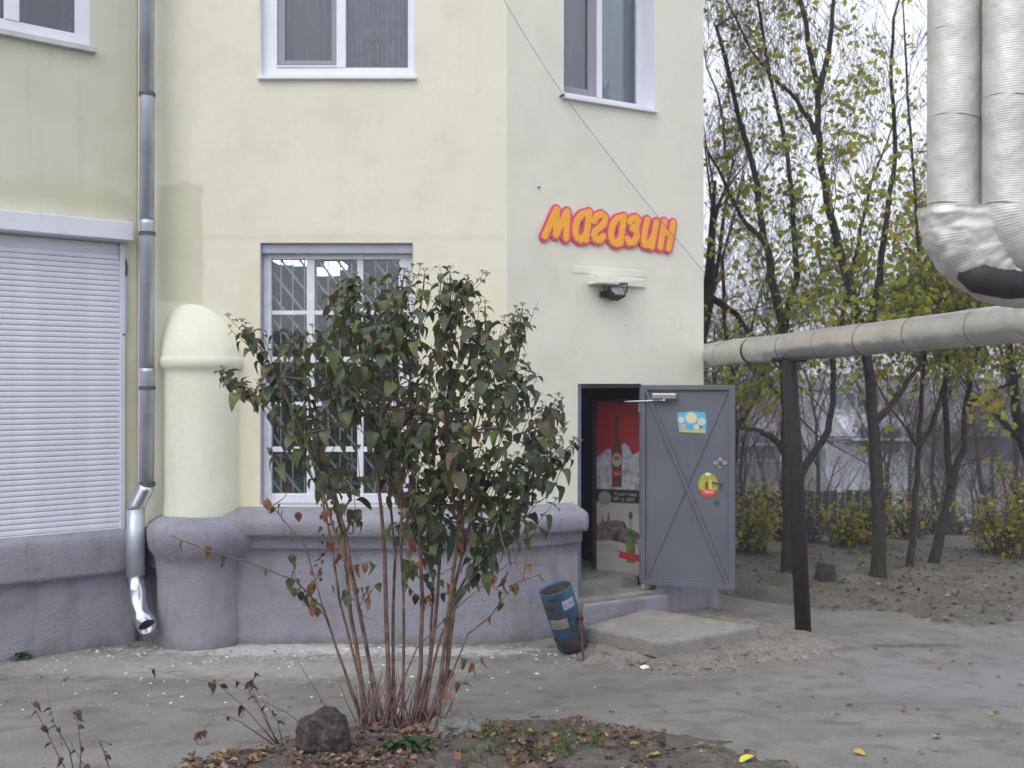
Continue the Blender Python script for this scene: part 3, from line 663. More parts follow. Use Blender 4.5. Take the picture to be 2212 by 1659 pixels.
# shop room behind
mb = MB(); x0,x1,y0,y1,zf,zce = -3.3,-.5,10.0,14.2,.55,4.35
mb.add([(x0,y0,zf),(x1,y0,zf),(x1,y1,zf),(x0,y1,zf),(x0,y0,zce),(x1,y0,zce),(x1,y1,zce),(x0,y1,zce)], [(0,1,2,3),(7,6,5,4),(1,2,6,5),(2,3,7,6),(3,0,4,7)])
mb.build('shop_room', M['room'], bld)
shelf = MB()
for k in range(4): shelf.box(-3.2,-1.1,13.4,13.9,.9+k*.6,.94+k*.6)
shelf.build('shop_shelf', M['curtain_a'], bld)
for (px,py,Y,w_,h_) in ((615,568,11.6,.26,.035),(645,570,11.6,.24,.04),(700,590,11.2,.26,.06),(722,577,11.0,.2,.05)):
    c = P(px,py,Y); mb = MB(); mb.box(c.x-w_/2,c.x+w_/2,Y-.05,Y+.3,c.z-h_/2+.03,c.z+h_/2+.03)
    lt = mb.build('ceiling_light', M['tube'], loc=c, bevel=.01)
    tag(lt, {615:'greenish lit ceiling lamp behind top left pane, leftmost of four',645:'greenish lit ceiling lamp in top left pane, right of its neighbour',700:'large bright ceiling lamp seen low in the top middle pane',722:'small bright ceiling lamp upper right in the top middle pane'}[px], 'lamp', 'lit lamps inside the shop window')
prng = random.Random(11)
cols_ = [(.35,.22,.05),(.30,.06,.04),(.06,.12,.25),(.4,.35,.25),(.1,.2,.08)]
for k in range(12):
    c = P(600+k*23, 1040, 10.25+.1*prng.random()); hgt = prng.uniform(.12,.26)
    mb = MB(); r = prng.uniform(.03,.05)
    mb.tube([c+Vector((0,0,-.12)), c+Vector((0,0,-.12+hgt*.6)), c+Vector((0,0,-.12+hgt*.75)), c+Vector((0,0,-.12+hgt))], [r,r,r*.4,r*.35], 10)
    tag(mb.build('bottle', flat('goods_%d' % (k%5), cols_[k%5], .3), loc=c+Vector((0,0,-.12))), 'small goods standing in the bottom of the shop window', 'goods', 'goods on show in the shop window')
mb = MB(); mb.box(-2.35,-.95,10.02,10.6,.9,P(0,1040,10.3).z-.122); tag(mb.build('display_counter', mat('counter_wood',(.25,.15,.05),(.32,.2,.08),scale=5), loc=(-1.6,10.3,.9)), 'low yellowish wooden counter inside behind the shop window', 'counter')

# ---- roller shutter
W = LEF; u0,u1,z0,z1 = H_sh
sh = thing_root = bars(W, [(u1-.001,u1+.045,z0,z1-.02)], -.05, .03, M['shutter'], 'roller_shutter', bld)
zt_ = z1-.10; pitch = .0505; k = 0; zq = z0+.05
me_cache = None; off = origin_of(bld)
n_sl = int((zt_-zq)/pitch)
mbs = MB()
for (z_, d_) in ((0,-.016),(.006,-.004),(.022,.004),(.040,.001),(.0495,-.010)): pass
pr_ = [(0,-.012),(.003,-.005),(.012,-.001),(.030,.0),(.044,-.003),(.0485,-.012)]
for u in (u0, u1-.002):
    for (z_,d_) in pr_: mbs.v.append(tuple(W.L(u, z_, d_)))
for j in range(5): mbs.f.append((j, j+6, j+7, j+1))
mbs.f.append((5,11,6,0))
slat0 = None
for k in range(n_sl):
    if slat0 is None:
        slat0 = mbs.build('slat', M['shutter'], sh); slat0.location = Vector((0,0,zq)); s_ = slat0
    else:
        s_ = slat0.copy(); COL.objects.link(s_); s_.parent = sh; s_.location = Vector((rnd.uniform(-.001,.001),rnd.uniform(-.001,.001),zq+k*pitch))
bars(W, [(u0,u1-.002,z0+.002,z0+.048)], -.012, .014, M['shutter'], 'bottom_bar', sh, .004)
ubx, zbx = W.at(285, 487); _, zbb = W.at(285, 521, .16)
bars(W, [(u0-.1, u1+.085, zbb+.005, zbb+.18)], -.02, .17, M['shutter'], 'shutter_box', sh, .008)
bars(W, [(u0, u1-.002, zt_-.02, z1)], -.10, -.03, M['shutter'], 'shutter_slot', sh)
mb = MB(); a = W.L(u1+.052, zz(W,264,560), .01); b = W.L(u1+.056, zz(W,264,595), .02); mb.tube([a, a*.5+b*.5+Vector((.012,0,0)), b], .012, 6); mb.build('latch', M['dark_metal'], sh)
mb = MB(); a = W.L(u1+.04, zz(W,264,722), .035); mb.tube([a, a+Vector((-.03,0,-.01))], .010, 6); mb.build('latch', M['dark_metal'], sh)
mb = MB(); mb.tube([W.L(u1+.048, zz(W,264,600), .035), W.L(u1+.048, zz(W,264,720), .035)], .008, 6); mb.build('latch_rod', flat('latch_blue',(.35,.5,.65),.4), sh)
room(W, H_sh, .12, .5, M['door_in'], bld, pad=.1)

# ---- doorway
W = FAC; u0,u1,z0,z1 = H_dr
jamb = bars(W, [(u0+.002,u0+.05,z0,z1-.002),], -.14, -.012, M['door_jamb'], 'door_frame', bld)
bars(W, [(u1-.008,u1+.045,z0+.08,z1+.01)], -.035, -.012, M['door_jamb'], 'door_frame', bld)
bars(W, [(u0+.05,u1-.012,z1-.045,z1-.004)], -.2, -.012, M['black'], 'door_lintel', bld)
mb = MB(); vu0,vu1 = u0-.12, u1+.60
a = [W.L(u,z,-.10) for u,z in ((vu0,.42),(vu1,.42),(vu1,z1+.1),(vu0,z1+.1))]; b = [W.L(u,z,-2.2) for u,z in ((vu0,.42),(vu1,.42),(vu1,z1+.1),(vu0,z1+.1))]
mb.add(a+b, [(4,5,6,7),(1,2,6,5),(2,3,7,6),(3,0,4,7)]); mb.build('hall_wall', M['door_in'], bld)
mb = MB(); mb.wbox(W, u0-.1, u1+.1, .1, .45, -2.2, -.20); mb.build('hall_floor', M['concrete'], bld, bevel=.01)
mb = MB(); mb.wbox(W, u0-.12, u1+.22, -.05, .345, -.2, .12); mb.build('door_step', M['concrete'], bld, bevel=.02)
mb = MB(); mb.wbox(W, u0-.03, u1+.24, -.05, .30, .1205, .17); mb.build('door_step', M['plinth'], bld, bevel=.03, seg=3)
mb = MB(); mb.wbox(W, u0+.07, u0+.12, .45, z1-.1, -.34, -.30); mb.wbox(W, u0+.16, u0+.19, .45, z1-.1, -.55, -.5); mb.build('inner_door_frame', M['black'], bld)
# inner panel with the two posters
A = P(1289, 0, 10.98); B = P(1390, 0, 10.80); A = Vector((A.x,A.y,0)); B = Vector((B.x,B.y,0))
PW = Wall((A.x,A.y), math.atan2(B.y-A.y,B.x-A.x)); pwid = (B-A).length
fr = bars(PW, [(-.05,pwid+.03,.46,2.33)], -.08, -.004, M['black'], 'drinks_cabinet', None, .004)
tag(fr, 'tall dark drinks cabinet standing inside the doorway under two posters', 'cabinet')
zp = lambda py: EYE-(py-CY)/F*10.9

def sdf_plate(W, sdf, ub, res, d0, thick, dome=0.0):
    """solid plate whose outline is sdf(u,z)<0; built on a grid with the edge vertices pulled to the outline"""
    u0,u1,z0,z1 = ub; nu = int((u1-u0)/res)+2; nz_ = int((z1-z0)/res)+2
    U = u0+np.arange(nu)*res; Z = z0+np.arange(nz_)*res
    G = np.array([[sdf(u,z) for z in Z] for u in U])
    mb = MB(); vid = {}
    def vert(u, z, s, key, back):
        k = (key, back)
        if k not in vid:
            vid[k] = len(mb.v); hgt = dome*min(1, max(0, -s)/(3*res)) if not back else 0
            mb.v.append(tuple(W.L(u, z, d0 if back else d0+thick+hgt)))
        return vid[k]
    for i in range(nu-1):
        for j in range(nz_-1):
            c = [(i,j),(i+1,j),(i+1,j+1),(i,j+1)]; s = [G[q] for q in c]
            if min(s) >= 0: continue
            poly = []; edge = []
            for k in range(4):
                a, b = c[k], c[(k+1)%4]; sa, sb = s[k], s[(k+1)%4]
                if sa < 0: poly.append((U[a[0]],Z[a[1]],sa,('v',a)))
                if (sa < 0) != (sb < 0):
                    t = sa/(sa-sb); e = ('e',)+tuple(sorted((a,b)))
                    q = (U[a[0]]+(U[b[0]]-U[a[0]])*t, Z[a[1]]+(Z[b[1]]-Z[a[1]])*t, 0, e); poly.append(q); edge.append((len(poly)-1, sa < 0))
            ids = [vert(*q, False) for q in poly]
            if len(ids) >= 3: mb.f.append(tuple(ids))
            bi = [vert(*q, True) for q in poly]
            if len(bi) >= 3: mb.f.append(tuple(bi[::-1]))
            # side walls where two successive vertices are both crossings
            for k in range(len(poly)):
                k2 = (k+1) % len(poly)
                if poly[k][3][0] == 'e' and poly[k2][3][0] == 'e' and len(poly) >= 3:
                    ea = [q for q in edge if q[0] == k]
                    if ea and ea[0][1]: mb.f.append((ids[k2], ids[k], bi[k], bi[k2]))
    return mb
def seg_sdf(strokes, r):
    segs = []
    for s in strokes:
        for a, b in zip(s[:-1], s[1:]): segs.append((a[0],a[1],b[0]-a[0],b[1]-a[1]))
    A = np.array(segs)
    def f(u, z):
        wx = u-A[:,0]; wz = z-A[:,1]; L2 = A[:,2]**2+A[:,3]**2+1e-12
        t = np.clip((wx*A[:,2]+wz*A[:,3])/L2, 0, 1)
        return float(np.min(np.hypot(wx-A[:,2]*t, wz-A[:,3]*t)))-r
    return f
def poly_plate(W, pts, d, m, name, parent, t=.0012):
    mb = MB(); n = len(pts)
    mb.v = [tuple(W.L(u,z,d)) for u,z in pts]+[tuple(W.L(u,z,d-t)) for u,z in pts]
    mb.f = [tuple(range(n)), tuple(range(n,2*n))[::-1]]+[(i,(i+1)%n+0,(i+1)%n+n,i+n)[::-1] for i in range(n)]
    return mb.build(name, m, parent)
def ell(cu,cz,ru,rz,n=18,jit=0,seed=0):
    q = random.Random(seed); return [(cu+ru*math.cos(2*math.pi*i/n)*(1+q.uniform(-jit,jit)), cz+rz*math.sin(2*math.pi*i/n)*(1+q.uniform(-jit,jit))) for i in range(n)]
def text_on(W, s, u, z, d, size, m, parent, name='lettering', align='LEFT', sx=1.0, rot=0):
    cu = bpy.data.curves.new('t', 'FONT'); cu.body = s; cu.size = size; cu.align_x = align; cu.extrude = .0004
    ob = bpy.data.objects.new('t', cu); COL.objects.link(ob); bpy.context.view_layer.update()
    me = bpy.data.meshes.new_from_object(ob); bpy.data.objects.remove(ob)
    c, s_ = math.cos(rot), math.sin(rot)
    off = origin_of(parent)
    for v in me.vertices:
        x, y, q = v.co.x*sx, v.co.y, v.co.z
        v.co = W.L(u+x*c-y*s_, z+x*s_+y*c, d+q)-off
    me.materials.clear(); me.materials.append(m)
    o = bpy.data.objects.new(name, me); COL.objects.link(o); o.parent = parent; return o
# red poster
zA, zB_, zC_ = zp(868), zp(1058), zp(1240)
pu = pwid-.005
red = poly_plate(PW, [(0,zB_+.004),(pu,zB_+.004),(pu,zA),(0,zA)], .004, mat('poster_red',(.36,.012,.02),(.50,.02,.03),scale=2.5,rough=.45), 'poster', None)
tag(red, 'red poster with a dark bottle neck above white ice, upper one in doorway', 'poster')
hp = zA-zB_
ice = [(0,zB_+.006),(pu,zB_+.006),(pu,zB_+hp*.43),(pu*.93,zB_+hp*.45),(pu*.86,zB_+hp*.42),(pu*.78,zB_+hp*.40),(pu*.70,zB_+hp*.49),(pu*.6,zB_+hp*.54),(pu*.52,zB_+hp*.50),(pu*.45,zB_+hp*.40),(pu*.36,zB_+hp*.46),(pu*.22,zB_+hp*.46),(pu*.12,zB_+hp*.42),(0,zB_+hp*.36)]
poly_plate(PW, ice, .0055, mat('poster_ice',(.26,.26,.30),(.55,.55,.60),scale=14,rough=.5), 'ice_print', red)
uc = pu*.44
poly_plate(PW, [(uc-.055,zB_+.03),(uc+.055,zB_+.03),(uc+.06,zB_+hp*.46),(uc+.022,zB_+hp*.62),(uc+.02,zB_+hp*.83),(uc-.02,zB_+hp*.83),(uc-.022,zB_+hp*.62),(uc-.06,zB_+hp*.46)], .0068, mat('poster_bottle',(.10,.03,.02),(.22,.05,.03),scale=10), 'bottle_print', red)
poly_plate(PW, ell(uc,zB_+hp*.34,.055,.075), .0080, flat('poster_label',(.38,.37,.37)), 'label_print', red)
poly_plate(PW, [(uc-.05,zB_+hp*.16),(uc+.05,zB_+hp*.16),(uc+.055,zB_+hp*.22),(uc-.055,zB_+hp*.22)], .0092, flat('poster_label_red',(.42,.03,.03)), 'label_print', red)
poly_plate(PW, ell(uc,zB_+hp*.36,.035,.028), .0092, flat('poster_label_red2',(.40,.10,.08)), 'label_print', red)
text_on(PW, 'пиво', uc-.032, zB_+hp*.175, .0098, .028, flat('ink_white',(.6,.6,.6)), red)
# pale poster
pal = poly_plate(PW, [(0,zC_),(pu,zC_),(pu,zB_-.004),(0,zB_-.004)], .004, mat('poster_pale',(.36,.35,.32),(.46,.45,.42),scale=2.5,rough=.5), 'poster', None)
tag(pal, 'pale poster with green bottle, red ribbon and dark skyline, lower one in doorway', 'poster')
hq = zB_-zC_
poly_plate(PW, [(0,zB_-.005-hq*.145),(pu,zB_-.005-hq*.145),(pu,zB_-.005),(0,zB_-.005)], .0055, flat('poster_black',(.012,.016,.016)), 'banner_print', pal)
poly_plate(PW, [(pu*.34,zB_-hq*.157),(pu,zB_-hq*.157),(pu,zB_-hq*.15),(pu*.34,zB_-hq*.15)], .0057, flat('poster_gold',(.25,.20,.08)), 'gold_line', pal)
poly_plate(PW, ell(pu*.18,zB_-hq*.10,pu*.15,hq*.085,10), .0070, flat('poster_badge',(.20,.20,.18)), 'badge_print', pal)
poly_plate(PW, ell(pu*.18,zB_-hq*.10,pu*.11,hq*.062,10), .0078, flat('poster_badge2',(.27,.27,.25)), 'badge_print', pal)
text_on(PW, 'Чеське пиво', pu*.37, zB_-hq*.068, .0068, .052, flat('ink_grey',(.45,.48,.45)), pal, sx=.82)
text_on(PW, '№1 у світі', pu*.37, zB_-hq*.130, .0068, .060, M['ink_grey'], pal, sx=.82)
zz0 = zB_
sky_ = [(0,zz0-hq*.62),(0,zz0-hq*.42),(pu*.10,zz0-hq*.40),(pu*.13,zz0-hq*.28),(pu*.16,zz0-hq*.38),(pu*.22,zz0-hq*.38),(pu*.26,zz0-hq*.26),(pu*.30,zz0-hq*.37),(pu*.45,zz0-hq*.36),(pu*.60,zz0-hq*.37),(pu*.66,zz0-hq*.44),(pu*.8,zz0-hq*.47),(pu*.9,zz0-hq*.50),(pu,zz0-hq*.53),(pu,zz0-hq*.62),(pu*.7,zz0-hq*.64),(pu*.3,zz0-hq*.60)]
poly_plate(PW, sky_, .0055, mat('poster_town',(.05,.035,.035),(.22,.17,.16),scale=16,rough=.5), 'town_print', pal)
ub_ = pu*.74
poly_plate(PW, [(ub_-.045,zz0-hq*.86),(ub_+.045,zz0-hq*.86),(ub_+.05,zz0-hq*.64),(ub_+.018,zz0-hq*.55),(ub_+.016,zz0-hq*.42),(ub_-.016,zz0-hq*.42),(ub_-.018,zz0-hq*.55),(ub_-.05,zz0-hq*.64)], .0068, mat('poster_green',(.03,.10,.02),(.16,.24,.02),scale=16), 'bottle_print', pal)
poly_plate(PW, ell(ub_,zz0-hq*.30,.022,.045), .0068, flat('poster_lamp',(.06,.08,.07)), 'lantern_print', pal)
poly_plate(PW, [(ub_-.02,zz0-hq*.45),(ub_+.02,zz0-hq*.45),(ub_+.018,zz0-hq*.35),(ub_-.018,zz0-hq*.35)], .0072, flat('poster_grey',(.3,.3,.27)), 'lantern_print', pal)
poly_plate(PW, [(ub_-.14,zz0-hq*.80),(ub_-.12,zz0-hq*.755),(ub_-.14,zz0-hq*.715),(ub_-.03,zz0-hq*.745),(ub_+.10,zz0-hq*.755),(ub_+.11,zz0-hq*.84),(ub_-.03,zz0-hq*.82)], .0082, flat('poster_ribbon',(.50,.03,.035)), 'ribbon_print', pal)
for k in range(4): poly_plate(PW, [(pu*.06,zz0-hq*(.665+k*.022)),(pu*.48,zz0-hq*(.672+k*.022)),(pu*.48,zz0-hq*(.664+k*.022)),(pu*.06,zz0-hq*(.657+k*.022))], .0060, M['poster_badge2'], 'small_print', pal)

# ---- steel door leaf, swung open
Hh = Vector((1.352,10.40,0)); Ee = Vector((2.262,10.09,0))
DW = Wall((Hh.x,Hh.y), math.atan2(Ee.y-Hh.y, Ee.x-Hh.x)); dw = (Ee-Hh).length
dz0_, dz1_ = .415, 2.49
door = bars(DW, [(0,dw,dz0_,dz1_)], -.03, 0, M['door'], 'steel_door', bld, .002)
bars(DW, [(0,.045,dz0_,dz1_),(dw-.06,dw,dz0_,dz1_),(.045,dw-.06,dz1_-.05,dz1_),(.045,dw-.06,dz0_,dz0_+.05)], .001, .032, M['door'], 'angle_frame', door, .003)
def strip(W, a, b, wid, d0, d1, m, name, parent):
    a = Vector(a); b = Vector(b); t = (b-a).normalized(); nn = Vector((-t.y,t.x))*wid/2
    c = [a-nn,b-nn,b+nn,a+nn]; mb = MB()
    mb.box8([W.L(p.x,p.y,d1) for p in (c[0],c[1])]+[W.L(p.x,p.y,d0) for p in (c[1],c[0])]+[W.L(p.x,p.y,d1) for p in (c[3],c[2])]+[W.L(p.x,p.y,d0) for p in (c[2],c[3])])
    return mb.build(name, m, parent, bevel=.003)
strip(DW, (.05,dz1_-.05), (dw-.07,dz0_+.05), .028, .012, .030, M['door'], 'brace', door)
strip(DW, (.05,dz0_+.05), (dw-.07,dz1_-.05), .028, .0005, .0115, M['door'], 'brace', door)
def dp(px, py):
    return DW.at(px, py)
# hinges
for z in (.75, 2.2): bars(DW, [(-.03,.012,z,z+.13)], -.01, .03, M['door'], 'hinge', door)
# closer with arm
a = dp(1411,851); b = dp(1464,862)
bars(DW, [(a[0],b[0],b[1],a[1]+.006)], .033, .085, M['steel'], 'door_closer', door, .008)
mb = MB(); mb.tube([DW.L((a[0]+b[0])/2, b[1]-.012, .07), W.L(u1-.18, b[1]-.03, -.05)], .007, 6); mb.tube([DW.L((a[0]+b[0])/2, b[1]+.02, .06), DW.L((a[0]+b[0])/2, b[1]-.02, .075)], .012, 8); mb.build('closer_arm', M['steel'], door)
# lock with its worn escutcheon, latch and bolt
lu, lz = dp(1556,1000)
poly_plate(DW, [(lu+.055*math.cos(a_)*(1+.35*math.cos(4*a_)), lz+.045*math.sin(a_)*(1+.35*math.cos(4*a_))) for a_ in np.linspace(0,2*math.pi,32,endpoint=False)], .008, flat('lock_plate',(.30,.29,.27),.5), 'lock_plate', door, t=.007)
mb = MB(); mb.tube([DW.L(lu,lz,.008), DW.L(lu,lz,.03)], .022, 12); mb.build('lock', M['dark_metal'], door)
hu, hz = dp(1548,1042); bars(DW, [(hu-.05,hu+.06,hz-.006,hz+.008)], .012, .03, M['door'], 'bolt', door)
mb = MB(); mb.tube([DW.L(hu+.035,hz-.01,.025), DW.L(hu+.035,hz-.05,.03)], .012, 6); mb.build('handle', M['dark_metal'], door)
hu, hz = dp(1547,1083); mb = MB(); mb.tube([DW.L(hu,hz,0), DW.L(hu,hz,.03)], .02, 8); mb.build('lock', M['dark_metal'], door)
# stickers
a = dp(1463,890); b = dp(1527,936)
su0,su1,sz1,sz0 = a[0],b[0],a[1],b[1]; sw = su1-su0; shh = sz1-sz0
st = poly_plate(DW, [(su0+.02,sz0+.01),(su1-.01,sz0),(su1,sz0+shh*.6),(su1-.02,sz1),(su0+sw*.45,sz1+.01),(su0,sz1-.01)], .004, flat('sticker_blue',(.12,.42,.62)), 'door_sticker', None, t=.003)
tag(st, 'small pale blue sticker with cream round shapes, upper one on steel door', 'sticker')
poly_plate(DW, [(su0+.025,sz0+.008),(su1-.014,sz0+.002),(su1-.012,sz0+.04),(su0+.02,sz0+.035)], .0055, flat('sticker_grass',(.42,.50,.12)), 'print', st)
for (fx,fz,r,c) in ((.48,.72,.20,(.66,.62,.38)),(.14,.62,.11,(.6,.58,.6)),(.82,.55,.14,(.55,.55,.52)),(.2,.3,.10,(.55,.38,.28)),(.42,.28,.10,(.08,.34,.72)),(.66,.3,.1,(.6,.55,.52)),(.78,.32,.05,(.12,.13,.08))):
    poly_plate(DW, ell(su0+sw*fx, sz0+shh*fz, r*sw, r*sw*.95, 14, .06, int(fx*100)), .0062+r*.008, flat('sticker_c%d' % int(fx*100), c), 'print', st)
a = dp(1530,1047); ru, rz_ = .105, .128
s2 = poly_plate(DW, ell(a[0],a[1],ru,rz_,28), .004, flat('sticker_rim',(.10,.36,.06)), 'door_sticker', None, t=.003)
tag(s2, 'round green, yellow and red sticker below the lock, lower one on steel door', 'sticker')
poly_plate(DW, ell(a[0],a[1]+.004,ru*.9,rz_*.9,28), .0055, mat('sticker_yellow',(.45,.42,.04),(.35,.22,.06),scale=25), 'print', s2)
seg_ = [(a[0]+ru*math.cos(t), a[1]+rz_*math.sin(t)) for t in np.linspace(R(205),R(335),12)]
poly_plate(DW, seg_, .0068, flat('sticker_red',(.62,.05,.03)), 'print', s2)
text_on(DW, 'пиво', a[0]-.05, a[1]-rz_*.68, .0078, .045, M['paper'], s2)
poly_plate(DW, [(a[0]-.03,a[1]-.045),(a[0]-.005,a[1]-.045),(a[0]-.005,a[1]+.03),(a[0]-.03,a[1]+.03)], .0068, flat('st_dark',(.13,.08,.04)), 'print', s2)
poly_plate(DW, [(a[0]+.01,a[1]-.045),(a[0]+.035,a[1]-.045),(a[0]+.035,a[1]+.05),(a[0]+.01,a[1]+.05)], .0068, flat('st_pale',(.5,.55,.2)), 'print', s2)
poly_plate(DW, ell(a[0]-.005,a[1]+rz_*.84,.03,.016,10), .0072, M['paper'], 'print', s2)
# thin wire ties on the sign of the opening
# ---- lamp over the door
W = FAC
cu0 = uu(W,1293,616,.2); cu1 = uu(W,1395,617); zlo, zhi = zz(W,1340,616,.12), zz(W,1340,597,.12)
lampw = thing('lamp_canopy', 'small cream plaster canopy wedge on the wall above the door', 'canopy', W.L(cu0+.2,zlo,0))
mb = MB(); mb.box8([W.L(cu0,zlo,.23),W.L(cu1,zlo,.012),W.L(cu1,zlo,-.01),W.L(cu0,zlo,-.01),W.L(cu0,zhi,.20),W.L(cu1,zhi,.008),W.L(cu1,zhi,-.01),W.L(cu0,zhi,-.01)])
mb.build('canopy_body', M['wall_right'], lampw, bevel=.006)
mb = MB(); mb.wbox(W, uu(W,1238,585), cu1, zz(W,1300,594), zz(W,1300,578), -.01, .0065); mb.build('plaster_patch', M['wall_right'], lampw, bevel=.008)
lc = W.L(uu(W,1330,632,.12), zz(W,1330,632,.12), .12)
fl = thing('floodlight', 'small black floodlight hanging under the canopy above the door', 'lamp', lc)
rot = Euler((R(-35),0,R(35))).to_matrix()
mb = MB(); hx = [(-.10,-.03),(-.075,-.075),(.075,-.075),(.10,-.03),(.10,.05),(-.10,.05)]
mb.v = [tuple(lc+rot@Vector((x,-.035,z))) for x,z in hx]+[tuple(lc+rot@Vector((x*.7,.07,z*.7))) for x,z in hx]
mb.f = [tuple(range(6)), tuple(range(6,12))[::-1]]+[(i,(i+1)%6,(i+1)%6+6,i+6)[::-1] for i in range(6)]
mb.build('housing', M['black'], fl, bevel=.004)
mb = MB(); mb.v = [tuple(lc+rot@Vector((x*.8,-.04,z*.75))) for x,z in hx]+[tuple(lc+rot@Vector((x*.8,-.036,z*.75))) for x,z in hx]; mb.f = [tuple(range(6)), tuple(range(6,12))[::-1]]+[(i,(i+1)%6,(i+1)%6+6,i+6)[::-1] for i in range(6)]
mb.build('lamp_glass', flat('lamp_glass',(.22,.22,.23),.15), fl)
mb = MB(); mb.tube([lc+Vector((-.11,0,0)), lc+Vector((-.12,.0,.09)), lc+Vector((.12,.0,.09)), lc+Vector((.11,0,0))], .012, 6); mb.tube([lc+Vector((-.16,.03,-.01)), lc+Vector((-.05,.03,-.03))], .03, 8); mb.build('bracket', M['black'], fl)

# ---- shop sign
def zs_(x, y): return W.at((1850+x/2.37)*.60636, (700+y/2.37)*.60636, .02)
raw = {'М':[[(212,338),(312,112)],[(312,112),(306,325)],[(306,325),(403,130)],[(403,130),(392,352)]],
 'а':[[(588,135),(575,250),(560,366)],[(580,140),(530,150),(490,195),(472,255),(470,310),(485,350),(515,368),(555,330)]],
 'г':[[(628,210),(650,168),(690,152),(722,178),(716,228),(680,262),(640,292),(626,330),(640,362),(680,368),(705,340)]],
 'а2':[[(880,172),(865,290),(850,398)],[(870,178),(822,190),(785,240),(772,300),(773,350),(790,385),(820,402),(845,365)]],
 'з':[[(930,215),(950,190),(982,182),(1002,205),(990,245),(952,272)],[(952,272),(985,290),(992,335),(965,388),(925,392),(908,362)]],
 'и':[[(1078,200),(1058,290),(1048,370),(1055,408),(1090,410),(1125,350)],[(1155,218),(1135,330),(1115,425)]],
 'н':[[(1222,215),(1205,320),(1188,430)],[(1296,225),(1280,330),(1258,440)],[(1208,305),(1278,312)]]}
sign_o = W.L(uu(W,1315,500), zz(W,1315,540), 0)
sign = thing('shop_sign', 'orange on pink cartoon lettered shop sign on the cream wall', 'sign', sign_o)
allst = []
for kx, strokes in raw.items():
    st_ = [[zs_(*p) for p in s] for s in strokes]; allst += st_
us_ = [p[0] for s in allst for p in s]; zs2 = [p[1] for s in allst for p in s]
ub_ = (min(us_)-.1, max(us_)+.1, min(zs2)-.1, max(zs2)+.1)
mb = sdf_plate(W, seg_sdf(allst, .058), ub_, .006, .008, .014); mb.build('backing_plate', M['pink'], sign)
for kx, strokes in raw.items():
    st_ = [[zs_(*p) for p in s] for s in strokes]
    a_ = [p[0] for s in st_ for p in s]; b_ = [p[1] for s in st_ for p in s]
    mb = sdf_plate(W, seg_sdf(st_, .0355), (min(a_)-.05,max(a_)+.05,min(b_)-.05,max(b_)+.05), .0045, .0225, .007, dome=.0015)
    mb.build('letter', M['orange'], sign)

# ---- cable stretched in front of the facade
c0 = CEN.L(uu(CEN,1060,-50,.25), zz(CEN,1060,-50,.25), .25); c1 = FAC.L(uu(FAC,1217,205,.06), zz(FAC,1217,205,.06), .06)
c2 = FAC.L(FW-.02, zz(FAC,1523,592,.05), .06)
pts = []
for i in range(13): t = i/12; p = c0.lerp(c1,t); p.z -= .03*math.sin(math.pi*t); pts.append(p)
for i in range(1,17): t = i/16; p = c1.lerp(c2,t); p.z -= .035*math.sin(math.pi*t); pts.append(p)
mb = MB(); mb.tube(pts, .0028, 6); cb = mb.build('cable', M['cable'], loc=c1, smooth=True); tag(cb, 'thin grey cable running diagonally across the wall past the sign', 'cable')
mb = MB(); mb.tube([c1+FAC.n*.01, c1-FAC.n*.07], .012, 6); mb.build('wall_hook', M['dark_metal'], cb)
na = FAC.L(uu(FAC,1163,405), zz(FAC,1163,405), .0); mb = MB(); mb.tube([na, na+FAC.n*.03], .009, 6); tag(mb.build('bolt_head', M['dark_metal'], loc=na), 'tiny dark bolt stub sticking out left above the sign', 'bolt')

# ---- downpipe
dpx = 318; YP = 9.50
dpn = thing('downpipe', 'galvanised downpipe with bent outlet beside the roller shutter', 'downpipe', P(320,1400,YP))
r0 = 15.5/F*YP
zsec = [1050, 800, 480, 205, -120, -300]
for i in range(len(zsec)-1):
    a = P(dpx-1, zsec[i], YP); b = P(dpx, zsec[i+1], YP)
    mb = MB(); mb.tube([a, a.lerp(b,.97), a.lerp(b,.985), b+Vector((0,0,.02))], [r0, r0, r0*1.06, r0*1.06], 20, cap=False); mb.build('pipe_section', M['galv'], dpn, smooth=True)
for py in (205, 505, 838, 1046):
    c = P(dpx, py, YP); mb = MB(); mb.tube([c-Vector((0,0,.018)), c+Vector((0,0,.018))], r0*1.12, 20); mb.tube([c+Vector((-.06,.02,0)), c+Vector((-.10,.25,0))], .012, 6); mb.build('bracket', M['dark_metal'], dpn)
e0 = P(317,1050,YP); e1 = P(293,1100,YP-.02); e2 = P(293,1250,YP-.03)
mb = MB(); mb.tube([e0+Vector((0,0,.02)), e0.lerp(e1,.15), e0.lerp(e1,.85), e1-Vector((0,0,.02))], [r0*1.05,r0*1.1,r0*1.1,r0*1.12], 20, cap=False); mb.build('elbow', M['galv_new'], dpn, smooth=True)
mb = MB(); mb.tube([e1, e1.lerp(e2,.5), e2-Vector((0,0,.01))], [r0*1.22,r0*1.24,r0*1.24], 20, cap=False); mb.build('pipe_section', M['galv'], dpn, smooth=True)
e3 = P(298,1300,YP-.06); e4 = P(306,1330,YP-.13); e5 = P(318,1354,YP-.24)
mb = MB(); mb.tube([e2+Vector((0,0,.02)), e2.lerp(e3,.5), e3, e4, e5], [r0*1.28,r0*1.28,r0*1.27,r0*1.27,r0*1.25], 24, cap=False); ou = mb.build('outlet', M['galv_new'], dpn, smooth=True)
for o_ in dpn.children:
    if o_.name.startswith(('outlet','pipe_section','elbow')):
        m_ = o_.modifiers.new('solid','SOLIDIFY'); m_.thickness = .003; m_.offset = -1
mb = MB(); q = e5.lerp(e4,.35); mb.tube([q, q+(e4-e5)*.05], r0*1.1, 16); mb.build('pipe_inside', M['black'], dpn)
